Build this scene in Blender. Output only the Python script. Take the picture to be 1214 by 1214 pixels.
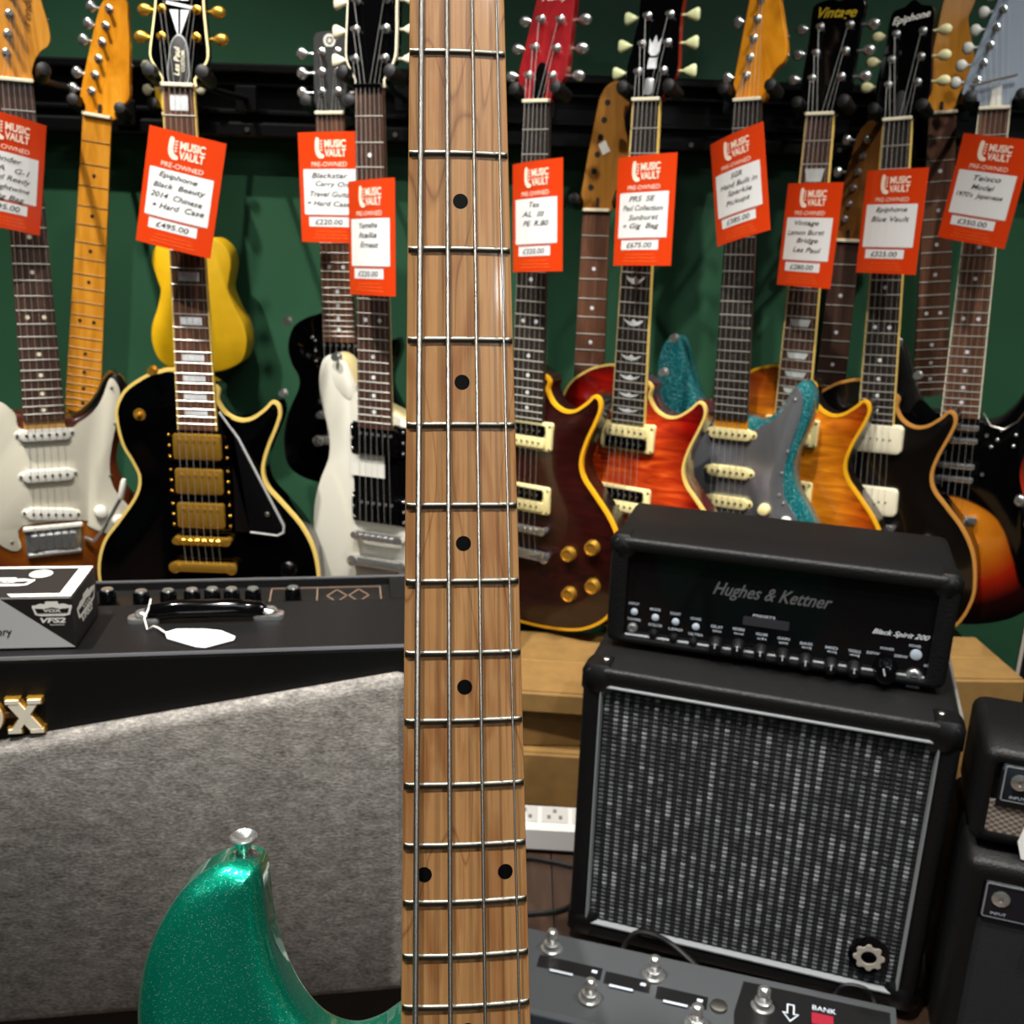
import bpy, math, random
import numpy as np
from mathutils import Matrix, Vector
from mathutils.geometry import delaunay_2d_cdt
random.seed(7)
D = bpy.data; SC = bpy.context.scene; COL = SC.collection
for o in list(D.objects): D.objects.remove(o)

# ---------------------------------------------------------------- camera
FPX = 1214.0; PITCH = math.radians(17); ROLL = math.radians(2.0); CH = 0.86
_f = np.array([0, math.cos(PITCH), -math.sin(PITCH)]); _r0 = np.array([1., 0, 0]); _u0 = np.cross(_r0, _f)
_r = _r0*math.cos(ROLL) + _u0*math.sin(ROLL); _u = -_r0*math.sin(ROLL) + _u0*math.cos(ROLL)
CAMP = np.array([0, 0, CH])
cam = D.cameras.new('camera'); cam.sensor_width = 36; cam.lens = 36.0
cam.dof.use_dof = True; cam.dof.focus_distance = 0.47; cam.dof.aperture_fstop = 21
cam.clip_start = 0.02
camo = D.objects.new('camera', cam); COL.objects.link(camo); SC.camera = camo
camo.matrix_world = Matrix(((_r[0], _u[0], -_f[0], 0), (_r[1], _u[1], -_f[1], 0), (_r[2], _u[2], -_f[2], CH), (0, 0, 0, 1)))

# ---------------------------------------------------------------- world, lamps, exposure
wd = D.worlds.new('world'); SC.world = wd; wd.use_nodes = True
wd.node_tree.nodes['Background'].inputs[0].default_value = (0.8, 0.85, 0.9, 1)
wd.node_tree.nodes['Background'].inputs[1].default_value = 0.05
SC.view_settings.view_transform = 'Standard'; SC.view_settings.look = 'None'
SC.view_settings.gamma = 1; SC.view_settings.use_curve_mapping = False
SC.view_settings.exposure = 0.25
def lamp(name, kind, loc, target, power, color=(1, .95, .88), size=.05, spot=70, blend=.5):
    l = D.lights.new(name, kind); l.energy = power; l.color = color
    if kind == 'AREA': l.shape = 'RECTANGLE'; l.size = size[0]; l.size_y = size[1]
    else: l.shadow_soft_size = size
    if kind == 'SPOT': l.spot_size = math.radians(spot); l.spot_blend = blend
    o = D.objects.new(name, l); COL.objects.link(o); o.location = loc
    o.rotation_euler = (Vector(target) - Vector(loc)).to_track_quat('-Z', 'Y').to_euler()
    return o
for nm, loc, tgt, pw in (('ceiling_spot', (-1.0, .80, 2.62), (-.55, 1.22, .1), 255),
                         ('ceiling_spot', (-.25, .25, 2.62), (-.15, 1.12, .1), 195),
                         ('ceiling_spot', (.60, .30, 2.62), (.45, 1.12, .1), 140),
                         ('ceiling_spot', (1.4, .70, 2.62), (.8, 1.25, .1), 95)):
    lamp(nm, 'SPOT', loc, tgt, pw, (1, .96, .90), .03, 60, .7)
lamp('ceiling_panel', 'AREA', (.45, -1.0, 2.64), (.45, -1.0, 0), 13, (.93, .97, 1), (1.2, .3))
lamp('ceiling_panel', 'AREA', (1.38, -2.42, 2.60), (.9, -1.2, 0), 13, (.95, .97, 1), (.40, .14))

# ---------------------------------------------------------------- pixel helpers (a pixel gives a direction only)
def ray(x, y): return _f + _r*(x-607)/FPX - _u*(y-607)/FPX
def at_y(x, y, Y): d = ray(x, y); return CAMP + d*(Y/d[1])
def at_z(x, y, Z): d = ray(x, y); return CAMP + d*((Z-CH)/d[2])
def proj(p):
    d = np.array(p)-CAMP; z = d@_f
    return np.array([607+FPX*(d@_r)/z, 607-FPX*(d@_u)/z])
def rz(a): c, s = math.cos(a), math.sin(a); return np.array([[c, -s, 0], [s, c, 0], [0, 0, 1.]])
def ry(a): c, s = math.cos(a), math.sin(a); return np.array([[c, 0, s], [0, 1, 0], [-s, 0, c]])
def rx(a): c, s = math.cos(a), math.sin(a); return np.array([[1, 0, 0], [0, c, -s], [0, s, c]])

# ---------------------------------------------------------------- materials
MATS = {}
def srgb(c):
    if isinstance(c, str): c = tuple(int(c[i:i+2], 16)/255 for i in (0, 2, 4))
    return tuple(((v/12.92) if v <= .04045 else ((v+.055)/1.055)**2.4) for v in c) + (1,)
class N:
    def __init__(s, name):
        s.m = D.materials.new(name); s.m.use_nodes = True; s.t = s.m.node_tree; s.b = s.t.nodes['Principled BSDF']
    def n(s, kind, **kw):
        nd = s.t.nodes.new(kind)
        for k, v in kw.items():
            if k.startswith('_'): nd.inputs[k[1:].replace('_', ' ')].default_value = v
            else: setattr(nd, k, v)
        return nd
    def l(s, a, ao, b, bi): s.t.links.new(a.outputs[ao], b.inputs[bi])
    def coord(s, scale=(1, 1, 1), loc=(0, 0, 0), rot=(0, 0, 0)):
        tc = s.n('ShaderNodeTexCoord'); mp = s.n('ShaderNodeMapping')
        mp.inputs['Scale'].default_value = scale; mp.inputs['Location'].default_value = loc; mp.inputs['Rotation'].default_value = rot
        s.l(tc, 'Object', mp, 'Vector'); return mp
    def ramp(s, stops, interp='LINEAR'):
        r = s.n('ShaderNodeValToRGB'); r.color_ramp.interpolation = interp; e = r.color_ramp.elements
        while len(e) < len(stops): e.new(.5)
        for el, (p, c) in zip(e, stops): el.position = p; el.color = srgb(c)
        return r
    def bump(s, src, out, strength=.2, dist=.001):
        b = s.n('ShaderNodeBump'); b.inputs['Strength'].default_value = strength; b.inputs['Distance'].default_value = dist
        s.l(src, out, b, 'Height'); s.l(b, 'Normal', s.b, 'Normal'); return b
def mat(name, col='808080', rough=.5, metal=0, coat=0, spec=.5, bump=None, emis=None, var=0):
    if name in MATS: return MATS[name]
    k = N(name); b = k.b
    b.inputs['Base Color'].default_value = srgb(col); b.inputs['Roughness'].default_value = rough
    b.inputs['Metallic'].default_value = metal; b.inputs['Specular IOR Level'].default_value = spec
    if coat: b.inputs['Coat Weight'].default_value = coat; b.inputs['Coat Roughness'].default_value = .05
    if var:
        n = k.n('ShaderNodeTexNoise', _Scale=45.0, _Detail=4.0); k.l(k.coord(), 'Vector', n, 'Vector')
        c = srgb(col); lo = tuple(v*(1-var) for v in c[:3])+(1,); hi = tuple(min(1, v*(1+var)) for v in c[:3])+(1,)
        r = k.ramp([(.3, '000000'), (.7, 'ffffff')]); r.color_ramp.elements[0].color = lo; r.color_ramp.elements[1].color = hi
        k.l(n, 'Fac', r, 'Fac'); k.l(r, 'Color', b, 'Base Color')
    if bump:
        n = k.n('ShaderNodeTexNoise', _Scale=bump[0], _Detail=3.0); k.l(k.coord(), 'Vector', n, 'Vector'); k.bump(n, 'Fac', bump[1], .001)
    MATS[name] = k.m; return k.m
def wood(name, stops, scale=(60, 60, 4), rough=.35, coat=0, nscale=1.0, dist=1.5, bump=.05):
    """grain running along local z"""
    if name in MATS: return MATS[name]
    k = N(name); mp = k.coord(scale)
    n = k.n('ShaderNodeTexNoise', _Scale=nscale, _Detail=6.0, _Roughness=.6, _Distortion=dist); k.l(mp, 'Vector', n, 'Vector')
    r = k.ramp(stops); k.l(n, 'Fac', r, 'Fac'); k.l(r, 'Color', k.b, 'Base Color')
    k.b.inputs['Roughness'].default_value = rough
    if coat: k.b.inputs['Coat Weight'].default_value = coat; k.b.inputs['Coat Roughness'].default_value = .08
    if bump: k.bump(n, 'Fac', bump, .0005)
    MATS[name] = k.m; return k.m
def flame(name, stops, edge=None, cz=.25, ax=.17, az=.26, rough=.3, cx=0.0, streak=.5):
    """figured (flamed) maple top, stops = dark..light, edge = ramp by distance from the middle of the top"""
    k = N(name)
    mp = k.coord((9, 1, 55)); n = k.n('ShaderNodeTexNoise', _Scale=1.6, _Detail=3.0, _Distortion=.8); k.l(mp, 'Vector', n, 'Vector')
    r = k.ramp(stops); k.l(n, 'Fac', r, 'Fac'); out = r
    if edge:
        m2 = k.coord((1/ax, 0.0, 1/az), (-cx/ax, 0, -cz/az)); ln = k.n('ShaderNodeVectorMath', operation='LENGTH'); k.l(m2, 'Vector', ln, 0)
        er = k.ramp(edge); k.l(ln, 'Value', er, 'Fac')
        mx = k.n('ShaderNodeMixRGB', blend_type='MULTIPLY'); mx.inputs['Fac'].default_value = 1
        k.l(r, 'Color', mx, 1); k.l(er, 'Color', mx, 2); out = mx
    k.l(out, 'Color', k.b, 'Base Color'); k.b.inputs['Roughness'].default_value = rough
    k.b.inputs['Coat Weight'].default_value = .6; k.b.inputs['Coat Roughness'].default_value = .05
    return k.m
def burst(name, edge, cz, ax, az, cx=0.0):
    k = N(name); m2 = k.coord((1/ax, 0.0, 1/az), (-cx/ax, 0, -cz/az)); ln = k.n('ShaderNodeVectorMath', operation='LENGTH'); k.l(m2, 'Vector', ln, 0)
    er = k.ramp(edge); k.l(ln, 'Value', er, 'Fac'); k.l(er, 'Color', k.b, 'Base Color')
    k.b.inputs['Roughness'].default_value = .3; k.b.inputs['Coat Weight'].default_value = .6; k.b.inputs['Coat Roughness'].default_value = .05
    return k.m
def sparkle(name, base, glint, scale=900, amount=.86, metal=.55, rough=.32, hot='ffffff'):
    k = N(name); v = k.n('ShaderNodeTexVoronoi', _Scale=scale); k.l(k.coord(), 'Vector', v, 'Vector')
    sp = k.n('ShaderNodeSeparateColor'); k.l(v, 'Color', sp, 'Color')
    r = k.ramp([(0, base), (amount, base), (amount+.02, glint), (1, hot)]); k.l(sp, 'Red', r, 'Fac'); k.l(r, 'Color', k.b, 'Base Color')
    k.b.inputs['Metallic'].default_value = metal; k.b.inputs['Roughness'].default_value = rough
    k.b.inputs['Coat Weight'].default_value = 1; k.b.inputs['Coat Roughness'].default_value = .04
    # each flake lies at its own angle
    nm = k.n('ShaderNodeBump', _Strength=.35, _Distance=.0004); k.l(sp, 'Green', nm, 'Height'); k.l(nm, 'Normal', k.b, 'Normal')
    return k.m

M_black = mat('black_gloss', '040405', .10, 0, 0, .35)
M_blackmatte = mat('black_matte', '0b0b0c', .6)
M_rubber = mat('black_rubber', '0a0a0b', .5, spec=.3)
M_chrome = mat('chrome', 'dcdcda', .2, .9)
M_nickel = mat('nickel', 'b9b6ae', .3, 1)
M_gold = mat('gold', 'e2ab42', .27, .82)
M_cream = mat('cream_plastic', 'e6d79a', .4)
M_creamb = mat('cream_binding', 'd8b862', .4)
M_yelb = mat('yellow_binding', 'e0a215', .4)
M_ivory = mat('ivory', 'ded6bb', .45)
M_white = mat('white_plastic', 'dedcd2', .35)
M_offw = mat('aged_white_plastic', 'c9c4b2', .4)
M_pearl = mat('pearl', 'd5d8da', .25, 0, .4, var=.25)
M_steel = mat('string_steel', 'b4b2ac', .4, .55)
M_fret = mat('fret_wire', 'b9b6ad', .35, .6)
M_rose = wood('rosewood', [(.3, '2a1912'), (.55, '40281d'), (.75, '553829')], (90, 90, 5), .5)
M_rosel = wood('rosewood_light', [(.3, '3f261a'), (.55, '5b3a28'), (.75, '75503a')], (90, 90, 5), .45)
M_ebony = wood('ebony', [(.3, '16120f'), (.7, '2a221d')], (90, 90, 5), .45)
M_maple = wood('maple_amber', [(.3, 'a86a16'), (.5, 'c58324'), (.75, 'd9983a')], (50, 50, 6), .3, .5)
M_maplel = wood('maple_light', [(.3, 'c08a44'), (.6, 'd8a862'), (.8, 'e4bb7c')], (50, 50, 6), .35, .3)
M_maplehead = wood('maple_orange', [(.3, 'b8720f'), (.5, 'd88a18'), (.75, 'eda530')], (30, 30, 8), .28, .6)
M_mahog = wood('mahogany_red', [(.3, '2a0806'), (.6, '40100b'), (.8, '551a12')], (50, 50, 6), .3, .5)
M_darkneck = mat('dark_brown_neck', '160b08', .3, 0, .4)

# ---------------------------------------------------------------- mesh builder
class MB:
    def __init__(s, tf=None): s.v = []; s.f = []; s.mi = []; s.tf = tf; s.m = 0
    def add(s, vs, fs):
        b = len(s.v); s.v += [s.tf(*p) if s.tf else tuple(p) for p in vs]
        s.f += [tuple(i+b for i in q) for q in fs]; s.mi += [s.m]*len(fs); return s
    def box(s, c, d, rot=None, ch=0):
        x, y, z = (t/2 for t in d)
        if ch:
            vs = []; fs = []
            # chamfered box as stacked rings along y
            rings = [(ch, -y), (0, -y+ch), (0, y-ch), (ch, y)]
            for (i, yy) in rings:
                a, b_ = x-i, z-i; k = ch
                vs += [(-a+k, yy, -b_), (a-k, yy, -b_), (a, yy, -b_+k), (a, yy, b_-k), (a-k, yy, b_), (-a+k, yy, b_), (-a, yy, b_-k), (-a, yy, -b_+k)]
            for r in range(3):
                for i in range(8): j = (i+1) % 8; fs.append((r*8+i, r*8+j, r*8+8+j, r*8+8+i))
            fs.append(tuple(range(7, -1, -1))); fs.append(tuple(range(24, 32)))
        else:
            vs = [(a, b_, c_) for a in (-x, x) for b_ in (-y, y) for c_ in (-z, z)]
            fs = [(0, 1, 3, 2), (4, 6, 7, 5), (0, 4, 5, 1), (2, 3, 7, 6), (0, 2, 6, 4), (1, 5, 7, 3)]
        if rot is not None: vs = [tuple(rot@np.array(p)) for p in vs]
        return s.add([(p[0]+c[0], p[1]+c[1], p[2]+c[2]) for p in vs], fs)
    def tube(s, pts, r, n=8, caps=True):
        pts = [Vector(p) for p in pts]; rs = r if isinstance(r, (list, tuple)) else [r]*len(pts)
        vs = []; fs = []; up = None
        for i, p in enumerate(pts):
            t = (pts[min(i+1, len(pts)-1)] - pts[max(i-1, 0)]); t.normalize()
            if up is None: up = Vector((0, 0, 1)) if abs(t.z) < .9 else Vector((1, 0, 0))
            a = t.cross(up)
            if a.length < 1e-6: a = t.cross(Vector((0, 1, 0)))
            a.normalize(); b = a.cross(t); up = b
            for k in range(n):
                w = 2*math.pi*k/n; q = p + (a*math.cos(w)+b*math.sin(w))*rs[i]; vs.append(tuple(q))
        for i in range(len(pts)-1):
            for k in range(n): j = (k+1) % n; fs.append((i*n+k, i*n+j, i*n+n+j, i*n+n+k))
        if caps: fs.append(tuple(range(n-1, -1, -1))); fs.append(tuple(range(len(vs)-n, len(vs))))
        return s.add(vs, fs)
    def cyl(s, a, b, r0, r1=None, n=16): return s.tube([a, b], [r0, r0 if r1 is None else r1], n)
    def lathe(s, o, axis, prof, n=16):
        """prof: (distance along axis, radius)"""
        t = Vector(axis).normalized(); o = Vector(o)
        pts = [o+t*h for h, _ in prof]; a = t.orthogonal().normalized(); b = a.cross(t); vs = []; fs = []
        for p, (_, r) in zip(pts, prof):
            for k in range(n): w = 2*math.pi*k/n; vs.append(tuple(p+(a*math.cos(w)+b*math.sin(w))*r))
        for i in range(len(pts)-1):
            for k in range(n): j = (k+1) % n; fs.append((i*n+k, i*n+j, i*n+n+j, i*n+n+k))
        fs.append(tuple(range(n-1, -1, -1))); fs.append(tuple(range(len(vs)-n, len(vs))))
        return s.add(vs, fs)
    def ball(s, c, r, n=10, m=6):
        r = r if isinstance(r, (tuple, list)) else (r, r, r); vs = []; fs = []
        for i in range(1, m):
            a = math.pi*i/m
            for k in range(n): w = 2*math.pi*k/n; vs.append((c[0]+r[0]*math.sin(a)*math.cos(w), c[1]+r[1]*math.sin(a)*math.sin(w), c[2]+r[2]*math.cos(a)))
        for i in range(m-2):
            for k in range(n): j = (k+1) % n; fs.append((i*n+k, i*n+n+k, i*n+n+j, i*n+j))
        vs += [(c[0], c[1], c[2]+r[2]), (c[0], c[1], c[2]-r[2])]; t = len(vs)-2
        for k in range(n): j = (k+1) % n; fs.append((t, k, j)); fs.append((t+1, (m-2)*n+j, (m-2)*n+k))
        return s.add(vs, fs)
    def rings(s, rs, caps=(True, True), mats=None):
        n = len(rs[0]); vs = [p for q in rs for p in q]; base = s.m
        s.add(vs, []); b = len(s.v)-len(vs)
        for i in range(len(rs)-1):
            for k in range(n):
                j = (k+1) % n; s.f.append((b+i*n+k, b+i*n+j, b+i*n+n+j, b+i*n+n+k)); s.mi.append(mats[i] if mats else s.m)
        if caps[0]: s.f.append(tuple(b+i for i in range(n-1, -1, -1))); s.mi.append(mats[0] if mats else s.m)
        if caps[1]: s.f.append(tuple(b+i for i in range(len(vs)-n, len(vs)))); s.mi.append(mats[-1] if mats else s.m)
        return s
    def prism(s, out, y0, y1, ch=0, hmap=None):
        """outline of (x, s) between depths y0 (front) and y1 (back), edge rounded by ch on the front"""
        out = ccw(out); h = hmap or (lambda x, z: 0)
        lv = [(0, y1), (0, y0+ch), (ch*.3, y0+ch*.3), (ch, y0)] if ch else [(0, y1), (0, y0)]
        return s.rings([[(x, y+h(x, z), z) for x, z in inset(out, i)] for i, y in lv])
    def build(s, name, mats, parent=None, smooth=40):
        me = D.meshes.new(name); me.from_pydata(s.v, [], s.f)
        ms = mats if isinstance(mats, (list, tuple)) else [mats]
        for m in ms: me.materials.append(m)
        if len(ms) > 1: me.polygons.foreach_set('material_index', s.mi)
        me.polygons.foreach_set('use_smooth', [smooth > 0]*len(me.polygons)); me.update()
        import bmesh
        bm = bmesh.new(); bm.from_mesh(me); bmesh.ops.recalc_face_normals(bm, faces=bm.faces); bm.to_mesh(me); bm.free()
        if 0 < smooth < 180: me.set_sharp_from_angle(angle=math.radians(smooth))
        o = D.objects.new(name, me); COL.objects.link(o); o.parent = parent; return o
def ccw(p):
    a = sum(p[i][0]*p[(i+1) % len(p)][1]-p[(i+1) % len(p)][0]*p[i][1] for i in range(len(p)))
    return list(p) if a > 0 else list(p)[::-1]
def inset(p, d):
    if not d: return p
    n = len(p); out = []
    for i in range(n):
        a, b, c = p[i-1], p[i], p[(i+1) % n]
        e1 = np.array([b[0]-a[0], b[1]-a[1]], float); e2 = np.array([c[0]-b[0], c[1]-b[1]], float)
        e1 /= (np.linalg.norm(e1)+1e-12); e2 /= (np.linalg.norm(e2)+1e-12)
        n1 = np.array([-e1[1], e1[0]]); n2 = np.array([-e2[1], e2[0]]); m = n1+n2; L = np.linalg.norm(m)
        m = m/L if L > 1e-6 else n1
        k = d/max(.6, float(m@n1)); out.append((b[0]+m[0]*k, b[1]+m[1]*k))
    return out
def smooth_loop(p, k=5):
    n = len(p); out = []
    for i in range(n):
        a, b, c, d = (np.array(p[(i+j) % n], float) for j in (-1, 0, 1, 2))
        for t in np.arange(k)/k:
            out.append(tuple(.5*((2*b)+(c-a)*t+(2*a-5*b+4*c-d)*t*t+(3*b-a-3*c+d)*t**3)))
    return out
def rrect(w, h, r, n=4, c=(0, 0)):
    out = []
    for cx, cz, a0 in ((w/2-r, h/2-r, 0), (-w/2+r, h/2-r, 90), (-w/2+r, -h/2+r, 180), (w/2-r, -h/2+r, 270)):
        for i in range(n+1): a = math.radians(a0+90*i/n); out.append((c[0]+cx+r*math.cos(a), c[1]+cz+r*math.sin(a)))
    return out
def tag(o, label=None, cat=None, group=None, kind=None):
    if label: o['label'] = label
    if cat: o['category'] = cat
    if group: o['group'] = group
    if kind: o['kind'] = kind
    return o
def empty(name, label, cat, loc=(0, 0, 0), rot=None, group=None):
    o = D.objects.new(name, None); COL.objects.link(o); o.empty_display_size = .05
    M = np.eye(3) if rot is None else rot
    o.matrix_world = Matrix([list(M[i])+[float(loc[i])] for i in range(3)]+[[0, 0, 0, 1]])
    return tag(o, label, cat, group)

# ---------------------------------------------------------------- lettering
FONTC = {}
def text_geo(txt, bold=0.0, shear=0.0):
    key = (txt, bold, shear)
    if key not in FONTC:
        c = D.curves.new('letters', 'FONT'); c.body = txt; c.align_x = 'CENTER'; c.align_y = 'CENTER'; c.offset = bold; c.shear = shear
        c.resolution_u = 3
        o = D.objects.new('letters', c); COL.objects.link(o); bpy.context.view_layer.update()
        me = D.meshes.new_from_object(o.evaluated_get(bpy.context.evaluated_depsgraph_get()))
        vs = np.array([v.co[:] for v in me.vertices]); fs = [tuple(p.vertices) for p in me.polygons]
        D.objects.remove(o); D.curves.remove(c); D.meshes.remove(me)
        FONTC[key] = (vs, fs)
    return FONTC[key]
def put_text(mb, txt, cx, cz, y, width=None, height=None, bold=0.0, shear=0.0, tilt=0.0, align='c', fn=None):
    """letters in the (x, z) plane at depth y, scaled to width (or cap height); fn maps the finished point"""
    vs, fs = text_geo(txt, bold, shear)
    if len(vs) == 0: return
    lo = vs.min(0); hi = vs.max(0); mid = (lo+hi)/2; sx = sz = None
    if width: sx = width/(hi[0]-lo[0])
    if height: sz = height/(hi[1]-lo[1])
    sx = sx or sz; sz = sz or sx
    ca, sa = math.cos(tilt), math.sin(tilt); pts = []
    off = 0 if align == 'c' else (hi[0]-lo[0])/2*sx
    for v in vs:
        a = (v[0]-mid[0])*sx+off; b = (v[1]-mid[1])*sz
        p = (cx+a*ca-b*sa, y, cz+a*sa+b*ca); pts.append(fn(*p) if fn else p)
    mb.add(pts, fs)

# ================================================================= the room
def struct(name, mb, m, smooth=0):
    o = mb.build(name, m, None, smooth); o['kind'] = 'structure'; return o
WALLY = 1.86
k = N('green_wall_paint')
n = k.n('ShaderNodeTexNoise', _Scale=2.2, _Detail=3.0); k.l(k.coord(), 'Vector', n, 'Vector')
r = k.ramp([(.35, '264b34'), (.65, '2d553d')]); k.l(n, 'Fac', r, 'Fac'); k.l(r, 'Color', k.b, 'Base Color')
k.b.inputs['Roughness'].default_value = .5; k.b.inputs['Specular IOR Level'].default_value = .2
n2 = k.n('ShaderNodeTexNoise', _Scale=260.0); k.l(k.coord(), 'Vector', n2, 'Vector'); k.bump(n2, 'Fac', .08, .001); M_wall = k.m
struct('wall_back', MB().box((0, WALLY+.05, 1.35), (5.2, .1, 2.7)), M_wall)
M_room = mat('shop_wall_paint', '8f9a94', .7)
struct('wall_left', MB().box((-2.65, -.4, 1.35), (.1, 4.5, 2.7)), M_wall)
struct('wall_right', MB().box((2.65, -.4, 1.35), (.1, 4.5, 2.7)), M_wall)
struct('wall_front', MB().box((0, -2.7, 1.35), (5.4, .1, 2.7)), M_room)
struct('ceiling', MB().box((0, -.4, 2.75), (5.4, 4.7, .1)), mat('ceiling_dark', '3a3b3d', .8))
# floor: dark boards, each a piece of its own
M_fl = mat('floor_gap', '0d0907', .8)
fl = struct('floor', MB().box((0, -.4, -.03), (5.4, 4.7, .05)), M_fl)
M_plank = wood('floor_boards', [(.3, '2a1d15'), (.55, '3d2b20'), (.8, '4e3a2c')], (30, 3, 30), .45)
pl = MB().box((0, 0, 0), (.138, 1.35, .005), ch=0).build('floor_board', M_plank, fl, 0); pl.location = (0, 0, -.003)
plm = pl.data; COL.objects.unlink(pl); D.objects.remove(pl)
for i in range(-17, 18):
    for j in range(4):
        y = -2.05+1.36*j-(.68 if i % 2 else 0)
        if y-.675 > 1.86: continue
        o = D.objects.new('floor_board', plm); COL.objects.link(o); o.parent = fl; o.location = (i*.14, y, -.003)
        if y+.675 > 1.88: o.scale.y = (1.88-(y-.675))/1.35; o.location.y = (1.88+y-.675)/2
        if y-.675 < -2.62: o.scale.y = (y+.675+2.62)/1.35; o.location.y = (y+.675-2.62)/2
# ---- black slotted rail the guitars hang from
RAILZ0 = float(at_y(300, 163, 1.80)[2]); RAILZ1 = float(at_y(300, 75, 1.80)[2]); RY = 1.80
rail = empty('hanging_rail', 'long black slotted rail on the green wall that all the guitars hang from', 'rail', (0, WALLY, RAILZ0))
h = RAILZ1-RAILZ0
M_rail = mat('rail_black', '060607', .35, 0, 0, .3)
MB().box((0, -.012, h/2), (4.6, .024, h)).build('back_plate', M_rail, rail, 0)
MB().box((0, -.030, h-.007), (4.6, .058, .014), ch=.003).build('top_lip', M_rail, rail, 0)
MB().box((0, -.030, .012), (4.6, .058, .024), ch=.004).build('bottom_lip', M_rail, rail, 0)
MB().box((0, -.024, .040), (4.6, .040, .008), ch=.002).build('slot_ridge', M_rail, rail, 0)
MB().box((0, -.024, h-.030), (4.6, .036, .008), ch=.002).build('slot_ridge', M_rail, rail, 0)
for i in range(-9, 10):
    MB().cyl((i*.245+.03, -.055, .012), (i*.245+.03, -.062, .012), .004, n=8).build('screw', M_nickel, rail)

# ================================================================= guitars
HEADS = {
 'strat': [(-21, 0), (-23, -14), (-27, -24), (-26, -38), (-8, -150), (-2, -172), (8, -186), (24, -191), (38, -182), (43, -165), (38, -150), (34, -138), (40, -110), (47, -80), (49, -62), (45, -50), (36, -43), (27, -30), (22, -14), (21, 0)],
 'tele': [(-21, 0), (-22, -12), (-28, -24), (-30, -36), (-12, -140), (-4, -165), (6, -176), (22, -178), (32, -168), (34, -150), (38, -120), (40, -90), (42, -55), (43, -38), (38, -28), (28, -20), (22, -10), (21, 0)],
 'lp': [(-21, 0), (-22, -10), (-33, -26), (-39, -40), (-36, -70), (-32, -110), (-34, -150), (-42, -178), (-30, -188), (-12, -183), (0, -178), (12, -183), (30, -188), (42, -178), (34, -150), (32, -110), (36, -70), (39, -40), (33, -26), (22, -10), (21, 0)],
 'gib': [(-21, 0), (-22, -9), (-31, -24), (-37, -38), (-38, -60), (-37, -110), (-39, -148), (-34, -160), (-12, -165), (0, -161), (12, -165), (34, -160), (39, -148), (37, -110), (38, -60), (37, -38), (31, -24), (22, -9), (21, 0)],
 'epi': [(-21, 0), (-22, -9), (-34, -26), (-40, -40), (-38, -70), (-33, -110), (-32, -140), (-28, -158), (-12, -163), (0, -172), (12, -163), (28, -158), (32, -140), (33, -110), (38, -70), (40, -40), (34, -26), (22, -9), (21, 0)],
 'wing': [(-21, 0), (-22, -8), (-33, -24), (-38, -38), (-34, -70), (-24, -140), (-14, -172), (4, -178), (24, -178), (36, -168), (37, -140), (38, -90), (39, -42), (33, -26), (22, -9), (21, 0)],
 'small': [(-21, 0), (-22, -8), (-25, -20), (-25, -104), (-20, -112), (0, -114), (20, -112), (25, -104), (25, -20), (22, -8), (21, 0)],
 'plate': [(-20, 0), (-22, -12), (-43, -22), (-47, -32), (-32, -90), (-8, -165), (8, -186), (38, -188), (52, -168), (51, -100), (49, -40), (38, -24), (22, -12), (20, 0)],
 'uke': [(-17, 0), (-18, -8), (-26, -20), (-28, -40), (-26, -80), (-30, -104), (0, -110), (30, -104), (26, -80), (28, -40), (26, -20), (18, -8), (17, 0)],
}
LPO = [(-27, 376), (-60, 380), (-82, 390), (-106, 408), (-120, 432), (-122, 455), (-116, 490), (-103, 516), (-95, 540), (-103, 568), (-130, 606), (-155, 640), (-167, 680), (-165, 720), (-145, 765), (-105, 795), (-50, 806), (0, 808), (50, 806), (105, 795), (148, 765), (168, 720), (170, 683), (163, 640), (145, 603), (118, 570), (97, 545), (91, 521), (98, 491), (113, 455), (119, 435), (116, 421), (106, 417), (95, 428), (76, 442), (58, 445), (40, 436), (29, 418), (27, 398)]
STO = [(-30, 455), (-45, 455), (-62, 440), (-75, 410), (-86, 375), (-97, 350), (-112, 344), (-127, 360), (-135, 395), (-132, 440), (-118, 490), (-110, 530), (-116, 570), (-138, 620), (-158, 670), (-162, 710), (-150, 755), (-115, 795), (-60, 815), (0, 818), (60, 812), (115, 790), (150, 750), (163, 700), (155, 650), (130, 605), (108, 570), (101, 535), (110, 495), (122, 455), (124, 425), (114, 404), (102, 402), (90, 415), (78, 438), (60, 458), (42, 466), (30, 464)]
WHO = [(-29, 418), (-38, 402), (-50, 378), (-62, 364), (-78, 360), (-92, 368), (-99, 388), (-100, 412), (-94, 445), (-86, 483), (-88, 516), (-103, 551), (-115, 591), (-118, 640), (-108, 700), (-85, 750), (-40, 785), (10, 795), (70, 785), (120, 745), (145, 690), (148, 630), (130, 575), (108, 535), (100, 500), (112, 460), (125, 425), (121, 404), (106, 402), (88, 425), (64, 447), (42, 450), (29, 440)]
BSO = [(-24, 290), (-46, 291), (-71, 302), (-84, 317), (-91, 343), (-86, 369), (-76, 389), (-78, 410), (-97, 449), (-107, 491), (-103, 532), (-81, 553), (-45, 563), (0, 566), (50, 562), (85, 550), (106, 525), (108, 490), (98, 449), (79, 410), (76, 389), (84, 365), (92, 342), (88, 325), (72, 330), (52, 345), (34, 338), (25, 315)]
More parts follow.
